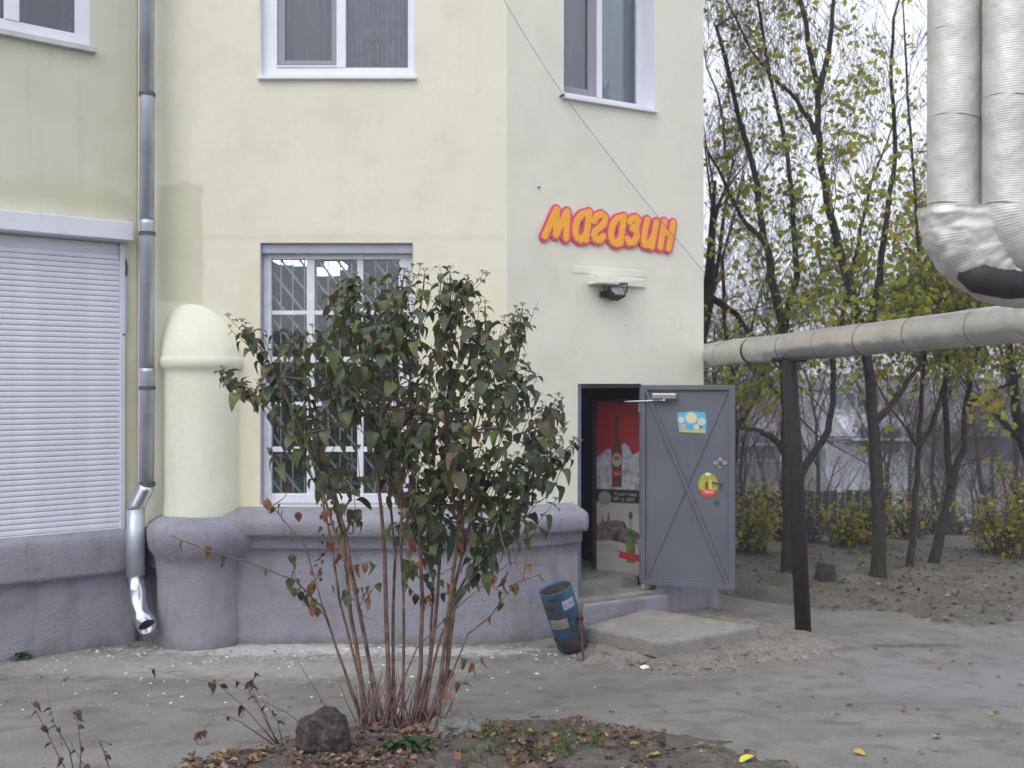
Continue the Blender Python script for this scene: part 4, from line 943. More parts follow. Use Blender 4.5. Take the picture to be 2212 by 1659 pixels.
# ------------------------------------------------------------------ slab, apron, bin
SL = [P(1265,1350,1).x*0]*0
def ptz(px, py, z): k = (EYE-z)*F/(py-CY); return Vector(((px-CX)/F*k, k, z))
zs_top = .225
sl = [ptz(1266,1352,zs_top), ptz(1426,1388,zs_top), ptz(1641,1352,zs_top), ptz(1400,1314,zs_top)]
mb = MB(); N = 14
def bil(a,b,c,d,s,t): return a.lerp(b,s).lerp(d.lerp(c,s),t)
top = {}
for i in range(N+1):
    for j in range(N+1):
        p = bil(sl[0],sl[1],sl[2],sl[3],i/N,j/N); e = i in (0,N) or j in (0,N)
        p = p+Vector((.006*nz(p.x,p.y,6), .006*nz(p.x,p.y,6,4), .004*nz(p.x,p.y,4)-(.006+.008*abs(nz(p.x,p.y,9)) if e else 0)))
        top[(i,j)] = len(mb.v); mb.v.append(tuple(p))
for i in range(N):
    for j in range(N): mb.f.append((top[(i,j)],top[(i+1,j)],top[(i+1,j+1)],top[(i,j+1)]))
ring = [(i,0) for i in range(N)]+[(N,j) for j in range(N)]+[(i,N) for i in range(N,0,-1)]+[(0,j) for j in range(N,0,-1)]
cen = sum(sl, Vector())/4; base = len(mb.v)
for (i,j) in ring:
    v = Vector(mb.v[top[(i,j)]]); o = (v-cen); o.z = 0; o = o.normalized()*(.006+.006*nz(v.x,v.y,8,2)); mb.v.append((v.x+o.x, v.y+o.y, v.z-.02))
b2 = len(mb.v)
for (i,j) in ring:
    v = Vector(mb.v[top[(i,j)]]); mb.v.append((v.x, v.y, v.z-.125))
n_ = len(ring)
for k in range(n_):
    k2 = (k+1)%n_; mb.f.append((top[ring[k2]], top[ring[k]], base+k, base+k2)); mb.f.append((base+k2, base+k, b2+k, b2+k2))
so = mb.build('entrance_slab', M['concrete'], loc=(cen.x,cen.y,.1)); tag(so, 'thick square concrete slab lying in front of the shop door', 'slab')
AP = [ptz(*q, 0.0) for q in ((1255,1436),(1320,1440),(1393,1446),(1438,1468),(1504,1462),(1566,1449),(1621,1434),(1700,1427),(1757,1422),(1820,1399),(1754,1376),(1646,1352),(1560,1325),(1400,1318),(1262,1362),(1240,1400))]
AP = [(p.x,p.y) for p in AP]
def ap_h(x, y):
    d = sd_poly(x,y,AP)+.05*nz(x,y,4)+.03*nz(x,y,11)
    return base_h(x,y)+max(-.06, min(.095, d*.55))+(.016*nz(x,y,7)+.012*nz(x,y,17) if d > -.1 else 0)
ao = sheet('rubble_apron', .3, 3.5, 8.2, 10.9, .028, ap_h, M['apron'], keep=lambda x,y,z: z > base_h(x,y)-.03)
tag(ao, kind='structure')
# litter bin leaning on its stand
bt = P(1199,1270,9.22); bb = P(1238,1392,9.30); ax = (bt-bb).normalized()
bin_ = thing('litter_bin', 'rusty light blue cylindrical litter bin leaning left by the door', 'litter bin', (bb.x, bb.y, 0))
rbn = .150
M['bin'] = mat('bin_blue', (.022,.10,.18), (.032,.15,.27), scale=6, rough=.5, c3=(.06,.045,.04), scale2=6, m2amt=1.0)
stain_or_reflection(M['bin'], [(-.3,.3,-.1,.22,.9,.14),(-.3,.3,.30,.36,.6,.05),(-.3,.05,.25,.75,.85,.5),(.0,.3,.2,.45,.8,.4)], (.045,.042,.042))
mb = MB(); mb.tube([bb, bb+ax*.01, bb.lerp(bt,.5), bb.lerp(bt,.505), bt-ax*.012, bt], [rbn*.96,rbn,rbn,rbn*1.02,rbn*1.02,rbn*1.035], 36, cap=False)
bo = mb.build('barrel', M['bin'], bin_, smooth=True); m_ = bo.modifiers.new('solid','SOLIDIFY'); m_.thickness = .006; m_.offset = -1
mb = MB(); mb.tube([bb+ax*.04, bb+ax*.05], rbn*.97, 24); mb.build('bin_bottom', M['black'], bin_)
mb = MB(); mb.tube([bt-ax*.30, bt-ax*.02], [rbn*.945,rbn*.945], 30, cap=False); mb.tube([bt-ax*.32, bt-ax*.30], rbn*.945, 30); mb.build('bin_liner', mat('bin_inside',(.07,.065,.06),(.13,.12,.11),scale=9,rough=.9), bin_, smooth=True)
# wrap-around painted panels and letters
s0 = ax.orthogonal().normalized(); view = (Vector((0,0,EYE))-bb); view = (view-ax*view.dot(ax)).normalized(); rt = ax.cross(view).normalized()
rt = -rt if rt.x < 0 else rt
def wrap(a, h, r=rbn*1.028): return bb+ax*h+(view*math.cos(a)+rt*math.sin(a))*r
def bin_panel(a0,a1,h0,h1,m,name,r):
    mb = MB(); n = 10
    for i in range(n+1):
        a = a0+(a1-a0)*i/n; mb.v += [tuple(wrap(a,h0,r)), tuple(wrap(a,h1,r))]
    for i in range(n): mb.f.append((2*i,2*i+2,2*i+3,2*i+1))
    return mb.build(name, m, bin_, smooth=True)
M['bin_lab1'] = mat('faded_lilac_panel', (.36,.36,.44), (.24,.30,.42), scale=22, rough=.6)
M['bin_lab2'] = mat('faded_beige_panel', (.30,.28,.22), (.20,.19,.16), scale=18, rough=.6)
bin_panel(.1,.95,.40,.485,M['bin_lab1'],'painted_panel',rbn*1.035)
bin_panel(-1.1,.12,.235,.325,M['bin_lab2'],'painted_panel',rbn*1.035)
def bin_text(s, a0, h, size, m):
    cu = bpy.data.curves.new('t','FONT'); cu.body = s; cu.size = size; cu.extrude = .0003
    ob = bpy.data.objects.new('t',cu); COL.objects.link(ob); bpy.context.view_layer.update(); me = bpy.data.meshes.new_from_object(ob); bpy.data.objects.remove(ob)
    off = origin_of(bin_)
    for v in me.vertices: v.co = wrap(a0+v.co.x/rbn, h+v.co.y, rbn*1.045+v.co.z)-off
    me.materials.clear(); me.materials.append(m); o = bpy.data.objects.new('lettering', me); COL.objects.link(o); o.parent = bin_
def bin_blob(a0, h0, ra, rh, seed, m='bin_rust'):
    q_ = random.Random(seed); pts = [(a0+ra*math.cos(t)*q_.uniform(.6,1.25), h0+rh*math.sin(t)*q_.uniform(.6,1.25)) for t in np.linspace(0,2*math.pi,16,endpoint=False)]
    mb = MB(); mb.v = [tuple(wrap(a0,h0,rbn*1.041))]+[tuple(wrap(a0+(a-a0)*.5,h0+(h-h0)*.5,rbn*1.041)) for a,h in pts]+[tuple(wrap(a,h,rbn*1.041)) for a,h in pts]
    for k in range(16):
        k2 = (k+1)%16; mb.f += [(0,1+k,1+k2),(1+k,17+k,17+k2,1+k2)]
    mb.build('rust_patch', M[m], bin_, smooth=True)
M['bin_rust'] = mat('bin_rust', (.035,.024,.02), (.075,.045,.035), scale=20, rough=.95)
for i_, (a_, h_, ra_, rh_) in enumerate(((.95,.25,.30,.055),(-.75,.43,.30,.045),(-.35,.365,.5,.014),(.35,.20,.25,.04),(-.9,.12,.5,.06),(.1,.08,.6,.05),(.8,.10,.35,.05),(-.4,.52,.35,.02),(.6,.35,.2,.02))): bin_blob(a_, h_, ra_, rh_, i_)
bin_text('АЛКО', .16, .415, .055, flat('bin_ink1',(.16,.16,.26)))
bin_text('LTDK', -1.0, .25, .062, flat('bin_ink2',(.12,.12,.13)))
mb = MB(); pv = wrap(1.0,.27,rbn*1.06); ft = ptz(1261,1434,0.0)
mb.tube([pv+Vector((0,0,.02)), pv, pv.lerp(ft,.5)+Vector((.004,0,0)), ft-Vector((0,0,.03))], .012, 8); mb.tube([pv+rt*-.01, pv+rt*.03], .04, 10); mb.build('leg', M['rust'], bin_)
mb = MB(); pv = wrap(2.6,.27,rbn*1.06); ft = Vector((pv.x+.02, pv.y+.02, -.03)); mb.tube([pv, ft], .012, 8); mb.build('leg', M['rust'], bin_)

# ------------------------------------------------------------------ heating pipes
def pipe_piece(pts, r, name, parent, sides=40, s0=0.0, taper=0, m='foil'):
    mb = MB(); dist = [s0]
    for a, b in zip(pts[:-1], pts[1:]): dist.append(dist[-1]+(Vector(b)-Vector(a)).length)
    rr = [r]*len(pts) if not hasattr(r,'__len__') else r
    mb.tube(pts, rr, sides, cap=False); o = mb.build(name, M[m], parent, smooth=True)
    at = o.data.attributes.new('along','FLOAT','POINT'); vals = []
    for d in dist: vals += [d]*sides
    at.data.foreach_set('value', vals); return o, dist[-1]
M['seam'] = mat('dark_tape_seam', (.10,.095,.09), (.2,.19,.18), scale=9)  # dark tape rings where the foil sections meet
hp_ = thing('heating_pipe', 'long horizontal foil wrapped heating pipe on a black post', 'pipe', (2.4, 8.6, 2.8))
PA = P(1531, 767, 11.0); PB = P(2212, 698, 6.75); 
dirp = (PB-PA).normalized(); LEN = (PB-PA).length+2.5
pt = 0; k = 0; S = 0
prr = random.Random(4)
while pt < LEN:
    sl_ = .62+prr.uniform(-.04,.06); a = PA+dirp*(pt-.25); pts = []
    rad = []
    for i in range(6):
        t = i/5; q = a+dirp*sl_*t; q.z += .012*nz(pt+t, 1.0, 1.2, 7); pts.append(q); rad.append(.134*(1+.012*math.sin(k*2.1)+(.014 if i == 0 else 0)))
    pts[-1] = pts[-1]+dirp*(.02 if k != 1 else -.035)
    pipe_piece(pts, rad, 'foil_section', hp_, s0=0, m='foil_s'); mb = MB(); mb.tube([pts[0]-dirp*.004, pts[0]+dirp*.003], .1385, 40); mb.build('seam', M['seam'], hp_); pt += sl_; k += 1
mb = MB(); g = P(1592,775,9.55); mb.tube([PA+dirp*(-.2), PB+dirp*2.6], .12, 20); mb.build('pipe_core', M['black'], hp_)
post_t = P(1704,790,9.42); post_b = ptz(1737,1380,0.0)
post_t.z = PA.z-.09
pw = .072
post = thing('pipe_post', 'leaning black tarred post standing under the horizontal pipe', 'post', (post_b.x, post_b.y, 0))
mb = MB(); mb.tube([post_b-Vector((0,0,.1)), post_b.lerp(post_t,.5)+Vector((.005,0,0)), post_t], [.078,.076,.072], 18); mb.build('post_shaft', M['tar'], post, smooth=True)
mb = MB(); mb.tube([post_t-Vector((.16,0,-.0)), post_t+Vector((.16,0,0))], .022, 8); mb.build('saddle', M['tar'], post)
# the vertical pair
for idx, (px, Yv, py_b) in enumerate(((2062, 5.45, 470), (2182, 5.25, 445))):
    c = P(px, 450, Yv); x = c.x; rr_ = 56/F*Yv
    t_ = thing('heating_pipe', ['left one of two upright foil wrapped pipes, bending at its foot', 'right one of two upright foil wrapped pipes at photo edge'][idx], 'pipe', (x, Yv, c.z), 'upright insulated pipes at the right')
    z = c.z; k = 0
    lean = Vector((.012*(1 if idx == 0 else .4), 0, 1)).normalized()
    while z < c.z+2.6:
        h = .50+prr.uniform(-.04,.05)+(.03*idx); a = Vector((x,Yv,0))+lean*0; pts = [Vector((x+(z-c.z+h*i/5)*.004, Yv, z+h*i/5)) for i in range(6)]; pts[-1].z += .015
        pipe_piece(pts, [rr_*(1.0+(.02 if i == 5 else 0)+.008*math.sin(k)) for i in range(6)], 'foil_section', t_, s0=z); mb = MB(); mb.tube([pts[0]-Vector((0,0,.003)), pts[0]+Vector((.001,0,.003))], rr_*1.022, 40); mb.build('seam', M['seam'], t_); z += h; k += 1
    # elbow wrapped in loose foil, turning right and slightly back
    pts = []; rad = []; RB = .33; dr = Vector((.99, .12, 0)).normalized()
    for i in range(15):
        a = i/14*math.pi/2*.96; pts.append(Vector((x,Yv,c.z+.01))+dr*(RB*(1-math.cos(a)))+Vector((0,0,-RB*math.sin(a)))); rad.append(rr_*(1.03+.04*noise.noise(Vector((i*.35,idx,0)))))
    o_, s_e = pipe_piece(pts, rad, 'elbow', t_)
    d_ = (pts[-1]-pts[-2]).normalized()
    pipe_piece([pts[-1]-d_*.03, pts[-1]+d_*.5, pts[-1]+d_*1.6, pts[-1]+d_*3], rr_*.93, 'foil_section', t_)
# loose foil wrapped round both elbows, bunched and creased, ending in a black stub to the right
Lp = [o for o in bpy.data.objects if o.name.startswith('heating_pipe') and o.get('label','').startswith('left one')][0]
Yb = 5.36
cs = [(2112,452,128,.165),(2112,480,127,.168),(2114,510,125,.17),(2122,540,118,.172),(2138,566,108,.17),(2160,588,98,.165),(2190,604,88,.16),(2235,612,80,.15),(2290,614,76,.145)]
mb = MB(); NS = 72; rows = []
for i in range(len(cs)-1):
    for k in range(5):
        t = k/5; a, b = cs[i], cs[i+1]; rows.append([a[j]+(b[j]-a[j])*t for j in range(4)])
rows.append(list(cs[-1]))
for i, (cx_, cy_, hw, hd) in enumerate(rows):
    nx_ = rows[min(i+1,len(rows)-1)]; pv_ = rows[max(0,i-1)]; tx, ty = nx_[0]-pv_[0], nx_[1]-pv_[1]; L_ = math.hypot(tx,ty); tx, ty = tx/L_, ty/L_
    c = P(cx_, cy_, Yb); sx, sz = ty, tx       # section direction across the run, in the x-z plane
    side = Vector((ty,0,tx)).normalized(); hwm = hw/F*Yb
    hwm *= 1-.30*smooth(i/len(rows)*1.3)
    for k in range(NS):
        a = 2*math.pi*k/NS; e = abs(math.cos(a))**.75*(1 if math.cos(a) > 0 else -1)
        cr_ = .010*noise.noise(Vector((a*3.2, i*.9, 3)))+.008*noise.noise(Vector((a*1.1+i*.25, i*2.2, 1)))
        p = c+side*(hwm*e*(1+cr_*4))+Vector((0,-1,0))*(hd+cr_*1.2)*math.sin(a); mb.v.append(tuple(p))
for i in range(len(rows)-1):
    for k in range(NS):
        k2 = (k+1)%NS; mb.f.append((i*NS+k, i*NS+k2, (i+1)*NS+k2, (i+1)*NS+k))
wrap_ = mb.build('foil_wrap', M['foil_c'], Lp, smooth=True)
at = wrap_.data.attributes.new('along','FLOAT','POINT'); vals = []
for i in range(len(rows)): vals += [i*.03]*NS
at.data.foreach_set('value', vals)
mb = MB(); mb.tube([P(2080,580,Yb-.05), P(2112,596,Yb-.085), P(2170,608,Yb-.09), P(2320,622,Yb-.08)], [.06,.092,.092,.09], 28); mb.build('shaded_stub', M['black'], Lp, smooth=True)  # black colour puts in the shade of the opening and the shaded pipe
# thin pipe between the pair
xg = P(2120, 300, 5.5); mb = MB(); mb.tube([Vector((xg.x,5.62,P(0,470,5.6).z)), Vector((xg.x,5.62,6.2))], .06, 14)
tp = mb.build('strap_pipe', M['foil'], loc=(xg.x,5.62,3.4), smooth=True); tag(tp, 'narrow foil wrapped pipe squeezed between the two upright pipes', 'pipe')

# ------------------------------------------------------------------ leaves and plants
def leaf_template(fold=.25, droop=.5, wid=.32, n=7, wave=.03, seed=0):
    """leaf lying along +Y, unit length, folded on the midrib and drooping"""
    q = random.Random(seed); v = []; f = []
    for i in range(n+1):
        t = i/n; w = wid*1.12*(math.sin(math.pi*min(1,t**.72)))**.8*(1-.22*t) if 0 < t < 1 else 0; w = max(w, .004)
        z = -droop*t*t; y = t*(1-.22*droop*t)
        wv = wave*math.sin(t*9+seed)
        for sx in (-1,0,1): v.append((sx*w, y, z+abs(sx)*(fold*w)+wv*sx))
    for i in range(n):
        a = 3*i; f += [(a,a+1,a+4,a+3),(a+1,a+2,a+5,a+4)]
    return np.array(v), f
def basis(dirv, up=Vector((0,0,1)), roll=0):
    y = dirv.normalized(); x = y.cross(up)
    if x.length < 1e-4: x = y.orthogonal()
    x.normalize(); z = x.cross(y); m_ = Matrix((x,y,z)).transposed()
    return m_ @ Matrix.Rotation(roll, 3, 'Y')
class LeafBatch:
    def __init__(s): s.v = []; s.f = []; s.n = 0
    def add(s, tmpl, m3, p, size):
        v, f = tmpl; A = np.array(m3); w = (v*size)@A.T+np.array(p); s.v.append(w); s.f += [tuple(i+s.n for i in q) for q in f]; s.n += len(v)
    def build(s, name, m, parent, smooth=True):
        mb = MB(); mb.v = np.concatenate(s.v).tolist(); mb.f = s.f; return mb.build(name, m, parent, smooth=smooth)
T_DOG = [leaf_template(.35,.45,.33,seed=1), leaf_template(.5,.7,.30,seed=2), leaf_template(.2,.3,.36,seed=3,wave=.05), leaf_template(.6,.9,.31,seed=4), leaf_template(.3,.55,.35,seed=5,wave=.06)]
T_SIMPLE = (np.array([(0,0,0),(-.32,.45,.04),(0,.5,-.03),(.32,.45,.04),(0,1,-.12)]), [(0,2,1),(0,3,2),(1,2,4),(2,3,4)])

# --- the dogwood shrub
YB = 6.45
bush_base = P(860,1578,YB)
bush = thing('dogwood_shrub', 'tall leafy dogwood shrub with reddish stems growing in the bed', 'shrub', (bush_base.x, YB, bush_base.z))
brng = random.Random(21)
stem_px = [
 ([(792,1570),(785,1500),(760,1330),(740,1160),(715,1060),(690,950),(655,820),(640,720)], 8.5, 0.05),
 ([(835,1590),(815,1500),(790,1400),(765,1260),(745,1150),(725,1060),(700,1000),(660,900),(600,850),(560,830)], 7.5, -.12),
 ([(842,1560),(840,1400),(830,1200),(818,1050),(812,900),(790,760),(770,640),(765,600)], 8.5, .0),
 ([(850,1585),(852,1380),(850,1200),(838,1000),(845,820),(860,680),(872,590)], 6, .16),
 ([(893,1560),(905,1440),(915,1300),(905,1130),(890,1000),(885,840),(905,700),(920,590)], 8, -.05),
 ([(898,1560),(925,1440),(945,1300),(955,1130),(965,980),(968,800),(972,680),(975,585)], 7, .10),
 ([(925,1560),(950,1470),(968,1330),(985,1180),(1000,1030),(1030,880),(1050,760),(1045,660)], 7.5, -.10),
 ([(940,1565),(965,1440),(975,1300),(1010,1150),(1050,1020),(1090,880),(1110,760),(1128,665)], 7, .05),
 ([(945,1560),(972,1420),(985,1290),(1040,1190),(1090,1080),(1140,980),(1180,920),(1212,868)], 5, .2),
 ([(785,1560),(700,1315),(640,1255),(540,1215),(450,1190),(372,1157)], 3.2, -.35),
 ([(800,1580),(780,1480),(735,1300),(712,1150),(690,1060),(640,980),(590,890),(540,840),(478,812)], 5, .25),
 ([(812,1560),(800,1440),(760,1250),(705,1090),(660,940),(610,840),(570,760),(525,700)], 5.5, -.2),
 ([(915,1570),(930,1400),(935,1250),(880,1100),(840,960),(820,830),(835,700),(830,610)], 5, .3),
 ([(870,1560),(875,1350),(868,1180),(870,1020),(900,880),(935,760),(1000,640),(1008,605)], 5, -.25),
 ([(905,1570),(950,1380),(990,1280),(1060,1200),(1130,1090),(1190,1010),(1240,955)], 4, .0),
 ([(850,1570),(868,1480),(900,1400),(1000,1300),(1100,1215),(1165,1220)], 2.6, -.3),
 ([(780,1575),(745,1450),(700,1330),(660,1180),(620,1130),(575,1075)], 2.6, .1),
 ([(930,1560),(1010,1370),(1060,1330),(1110,1260),(1170,1240)], 2.6, -.1),
]
stems = []
for pl, wpx, off_ in stem_px:
    pts = []; n = len(pl)
    for i,(a,b) in enumerate(pl):
        t = i/(n-1); pts.append(P(a+brng.uniform(-3,3), b, YB+off_*t*1.6+brng.uniform(-.015,.015)))
    fine = []
    for i in range(n-1):
        for k in range(3): fine.append(pts[i].lerp(pts[i+1], k/3)+Vector((brng.uniform(-.004,.004),brng.uniform(-.004,.004),0)))
    fine.append(pts[-1]); N_ = len(fine)
    rs = [wpx/F*YB*.80*(.78-.62*(i/(N_-1))**.8)+.0018 for i in range(N_)]
    mb = MB(); mb.tube(fine, rs, 8); mb.build('stem', M['stem'], bush, smooth=True); stems.append((fine, rs))
# short cut stubs and dry twigs at the foot
mb = MB()
for i in range(120):
    a = P(760+brng.random()*200, 1585+brng.uniform(-15,12), YB+brng.uniform(-.2,.2)); d_ = Vector((brng.uniform(-.55,.55), brng.uniform(-.4,.4), 1)).normalized(); L_ = brng.uniform(.06,.42)
    b_ = a+d_*L_; mb.tube([a, a.lerp(b_,.5)+Vector((brng.uniform(-.01,.01),0,0)), b_], [.006,.004,.0015], 4)
o = mb.build('dry_shoots', M['dry'], bush); o['kind'] = 'stuff'
CROWN = [(470,812),(515,690),(560,660),(600,645),(640,605),(700,590),(740,572),(790,562),(870,572),(920,575),(975,572),(1012,600),(1045,665),(1100,655),(1140,668),(1165,745),(1172,832),(1215,872),(1248,960),(1225,1040),(1200,1120),(1150,1185),(1070,1200),(970,1185),(880,1160),(800,1130),(730,1120),(650,1060),(600,1040),(570,960),(555,890),(500,850)]
shoots = []; twigs = MB(); leaves = []
def shoot(a, b, nodes, size, pend=1.0, tip=True, lam=None):
    mid = a.lerp(b,.5)+Vector((brng.uniform(-.02,.02),brng.uniform(-.02,.02),.02))
    twigs.tube([a, mid, b], [.0032,.0024,.0014], 4, cap=False)
    d_ = (b-a).normalized(); ph = brng.uniform(0,math.pi)
    for k in range(nodes):
        t = (k+.6)/nodes; p = a.lerp(mid, t*2) if t < .5 else mid.lerp(b, t*2-1)
        for s_ in (0, math.pi):
            if brng.random() < .08: continue
            ang = ph+k*math.pi/2+s_; o1 = d_.orthogonal().normalized(); o2 = d_.cross(o1)
            out = (o1*math.cos(ang)+o2*math.sin(ang)); dr = (out*1.0+d_*.35+Vector((0,0,-pend*(1.05-.8*t)))).normalized()
            sz = size*(1-.45*t**2)*brng.uniform(.6,1.28)
            leaves.append((p+out*.01, dr, sz, lam))
    if tip and brng.random() < .8: umbels.append(b)
umbels = []
def in_poly(x, y, poly): return sd_poly(x, y, poly) > 0
cand = 0
while cand < 205:
    x = brng.uniform(460,1255); y = brng.uniform(575,1180)
    d_ = sd_poly(x,y,CROWN)
    if d_ < 8: continue
    if brng.random() < .55*min(1,math.hypot((x-930)/330,(y-830)/270))**1.5: continue
    if x < 700 and y < 800 and brng.random() < .6: continue
    if y > 1040 and x < 850 and brng.random() < .7: continue
    if y < 640 and brng.random() < .35: continue
    if y > 930 and x < 760 and brng.random() < .6: continue
    if x < 700 and brng.random() < .25: continue
    if d_ < 50 and brng.random() < .25: continue
    cx_, cy_ = 860, 860
    ex = max(.05, 1-((x-cx_)/420)**2-((y-cy_)/340)**2); dep = .62*math.sqrt(ex)
    p = P(x, y, YB+brng.uniform(-dep,dep)*.95)
    out = Vector((p.x-bush_base.x, (p.y-YB), 0))*.55; L_ = brng.uniform(.22,.38)
    dr = (out+Vector((brng.uniform(-.22,.22),brng.uniform(-.22,.22),1.0))).normalized()
    a = p-dr*L_*.75; b = p+dr*L_*.25
    # keep tips inside the crown outline
    tp_ = (b.x/b.y*F+CX, CY-(b.z-EYE)/b.y*F)
    if sd_poly(tp_[0], tp_[1], CROWN) < -12: continue
    # join to the nearest stem lower down
    best = min(((q-a).length+max(0,q.z-a.z)*3, q) for st_,_ in stems for q in st_[::2] if q.z < a.z+.02 or True)
    q = best[1]
    if best[0] < .55: twigs.tube([q, q.lerp(a,.6)+Vector((0,0,-.03)), a], [.0045,.0036,.003], 4, cap=False)
    shoot(a, b, brng.randint(3,5), .108+.018*brng.random()); cand += 1
# leaves set along the upper part of every stem and at its tip
for st_,rs in stems[:9]+stems[10:15]:
    n = len(st_)
    for i in range(n//2, n-1):
        d_ = (st_[i+1]-st_[i]).normalized()
        for s_ in (-1,1):
            o1 = d_.orthogonal().normalized(); out = (o1 if i%2 else d_.cross(o1))*s_; dr = (out+Vector((0,0,-.6))).normalized(); leaves.append((st_[i], dr, .095*brng.uniform(.7,1.1), None))
    umbels.append(st_[-1]+Vector((0,0,.01)))
    for k2 in range(3):
        b2 = st_[-1]+Vector((brng.uniform(-.16,.16), brng.uniform(-.12,.12), brng.uniform(-.08,.05))); shoot(st_[-6], b2, 5, .075, pend=.5)
    a = st_[-3]; shoot(a, st_[-1], 4, .085, pend=.7, tip=False)
low = []
for i in range(75):
    st_,rs = stems[brng.randrange(len(stems))]; k = brng.randrange(int(len(st_)*.25), int(len(st_)*.62)); p = st_[k]
    py = CY-(p.z-EYE)/p.y*F
    if py > 1330 or py < 1040: continue
    d_ = Vector((brng.uniform(-1,1), brng.uniform(-.6,.6), brng.uniform(.2,.8))).normalized(); L_ = brng.uniform(.06,.22); b = p+d_*L_
    twigs.tube([p,b],[.0025,.0014],4,cap=False)
    for s_ in range(brng.randint(1,4)): (leaves if brng.random() < .45 else low).append((b-d_*L_*.3*s_, (Vector((brng.uniform(-1,1),brng.uniform(-.6,.6),-.9))).normalized(), brng.uniform(.06,.095), 'autumn'))
# leaves along the long arching left twig and low right twigs
for st_,rs in (stems[9], stems[15], stems[16], stems[17]):
    for i in range(len(st_)//2, len(st_), 3): low.append((st_[i], Vector((brng.uniform(-.6,.6),brng.uniform(-.3,.3),-1)).normalized(), brng.uniform(.05,.09), 'autumn'))
for (x,y) in ((1000,1428),(1018,1440),(970,1460),(985,1480),(1045,1420),(1065,1250),(1085,1262),(1110,1270),(735,1200),(722,1170),(705,1110),(600,1100),(618,1108),(583,1085),(640,1118),(445,1190)):
    low.append((P(x,y,YB+.0)+Vector((0,brng.uniform(-.1,.1),.03)), Vector((brng.uniform(-.5,.5),-.2,-1)).normalized(), brng.uniform(.07,.1), 'autumn'))
tw = twigs.build('twigs', M['stem'], bush, smooth=True); tw['kind'] = 'stuff'
# the 300 leaves that show largest are parts of their own, the rest is one mass
allv = leaves
allv.sort(key=lambda q: q[0].y)
proto = []
for i, (v,f) in enumerate(T_DOG):
    me = bpy.data.meshes.new('leaf'); me.from_pydata(v.tolist(), [], f); me.polygons.foreach_set('use_smooth',[True]*len(f)); me.materials.append(M['leaf_dark']); proto.append(me)
proto_a = []
for i, (v,f) in enumerate(T_DOG):
    me = bpy.data.meshes.new('leaf'); me.from_pydata(v.tolist(), [], f); me.polygons.foreach_set('use_smooth',[True]*len(f)); me.materials.append(M['leaf_autumn']); proto_a.append(me)
def place_leaf(item, protos):
    p, dr, sz, lam = item; m3 = basis(dr, roll=brng.uniform(-.5,.5)); o = bpy.data.objects.new('leaf', brng.choice(protos)); COL.objects.link(o); o.parent = bush
    o.matrix_local = Matrix.Translation(p-origin_of(bush)) @ m3.to_4x4() @ Matrix.Diagonal((sz,sz,sz,1))
low.sort(key=lambda q: q[0].y)
nl = min(90, len(low))
for it in low[:nl]: place_leaf(it, proto_a)
for it in allv[:300-nl]: place_leaf(it, proto)
lb = LeafBatch()
for it in allv[300-nl:]: lb.add(brng.choice(T_DOG), basis(it[1], roll=brng.uniform(-.5,.5)), it[0], it[2])
o = lb.build('foliage', M['leaf_dark'], bush); o['kind'] = 'stuff'
if low[nl:]:
    lb = LeafBatch()
    for it in low[nl:]: lb.add(brng.choice(T_DOG), basis(it[1], roll=brng.uniform(-.5,.5)), it[0], it[2])
    o = lb.build('autumn_foliage', M['leaf_autumn'], bush); o['kind'] = 'stuff'
# seed heads
M['umbel'] = mat('seed_head', (.20,.21,.10), (.28,.26,.15), scale=20, rough=.8)
mb = MB()
for u_ in umbels:
    for k in range(11):
        a = brng.uniform(0,2*math.pi); r_ = brng.uniform(.005,.026); e = u_+Vector((r_*math.cos(a), r_*math.sin(a), .022-r_*.2+brng.uniform(0,.006)))
        mb.tube([u_, e], [.0012,.0012], 3, cap=False); s_ = .0042
        mb.add([e+Vector((s_,0,0)),e+Vector((-s_,0,0)),e+Vector((0,s_,0)),e+Vector((0,-s_,0)),e+Vector((0,0,s_)),e+Vector((0,0,-s_))], [(0,2,4),(2,1,4),(1,3,4),(3,0,4),(2,0,5),(1,2,5),(3,1,5),(0,3,5)])
o = mb.build('seed_heads', M['umbel'], bush); o['kind'] = 'stuff'
# a wilted hanging cluster
mb = LeafBatch()
for k in range(26):
    p = P(682+brng.uniform(-12,12)+k*1.0, 1265-k*8, YB-.15); mb.add(T_DOG[3], basis(Vector((brng.uniform(-.5,.5),brng.uniform(-.4,.4),-1)), roll=brng.uniform(-2,2)), p, brng.uniform(.03,.05))
mb.build('wilted_leaves', M['dead'], bush)

# --- small dry seedlings in the foreground bed and at the left
def seedling(x, y, polys, label, seed, leafm='dead', n_l=8, size=.05, Y=None):
    q = random.Random(seed); g = unproj(x, y); Yq = Y or g.y; g = P(x,y,Yq)
    t_ = thing('dry_seedling', label, 'plant', g, 'dry leafy shoots in the foreground')
    for pl in polys:
        pts = [P(a,b,Yq+q.uniform(-.05,.05)) for a,b in pl]; mb = MB(); n = len(pts); mb.tube(pts, [.0048-.0034*i/(n-1) for i in range(n)], 5); mb.build('stem', M['dry'], t_, smooth=True)
        for k in range(n_l):
            s_ = q.uniform(.35,1)*(n-1); i = min(n-2,int(s_)); p = pts[i].lerp(pts[i+1], s_-i)
            v,f = q.choice(T_DOG); o = bpy.data.objects.new('leaf', q.choice(proto_dead if leafm == 'dead' else proto_a)); COL.objects.link(o); o.parent = t_
            sz = size*q.uniform(.6,1.2); dr = Vector((q.uniform(-1,1),q.uniform(-.6,.6),q.uniform(-1,.3))).normalized()
            o.matrix_local = Matrix.Translation(p-origin_of(t_)) @ basis(dr, roll=q.uniform(-1,1)).to_4x4() @ Matrix.Diagonal((sz,sz,sz,1))
proto_dead = []
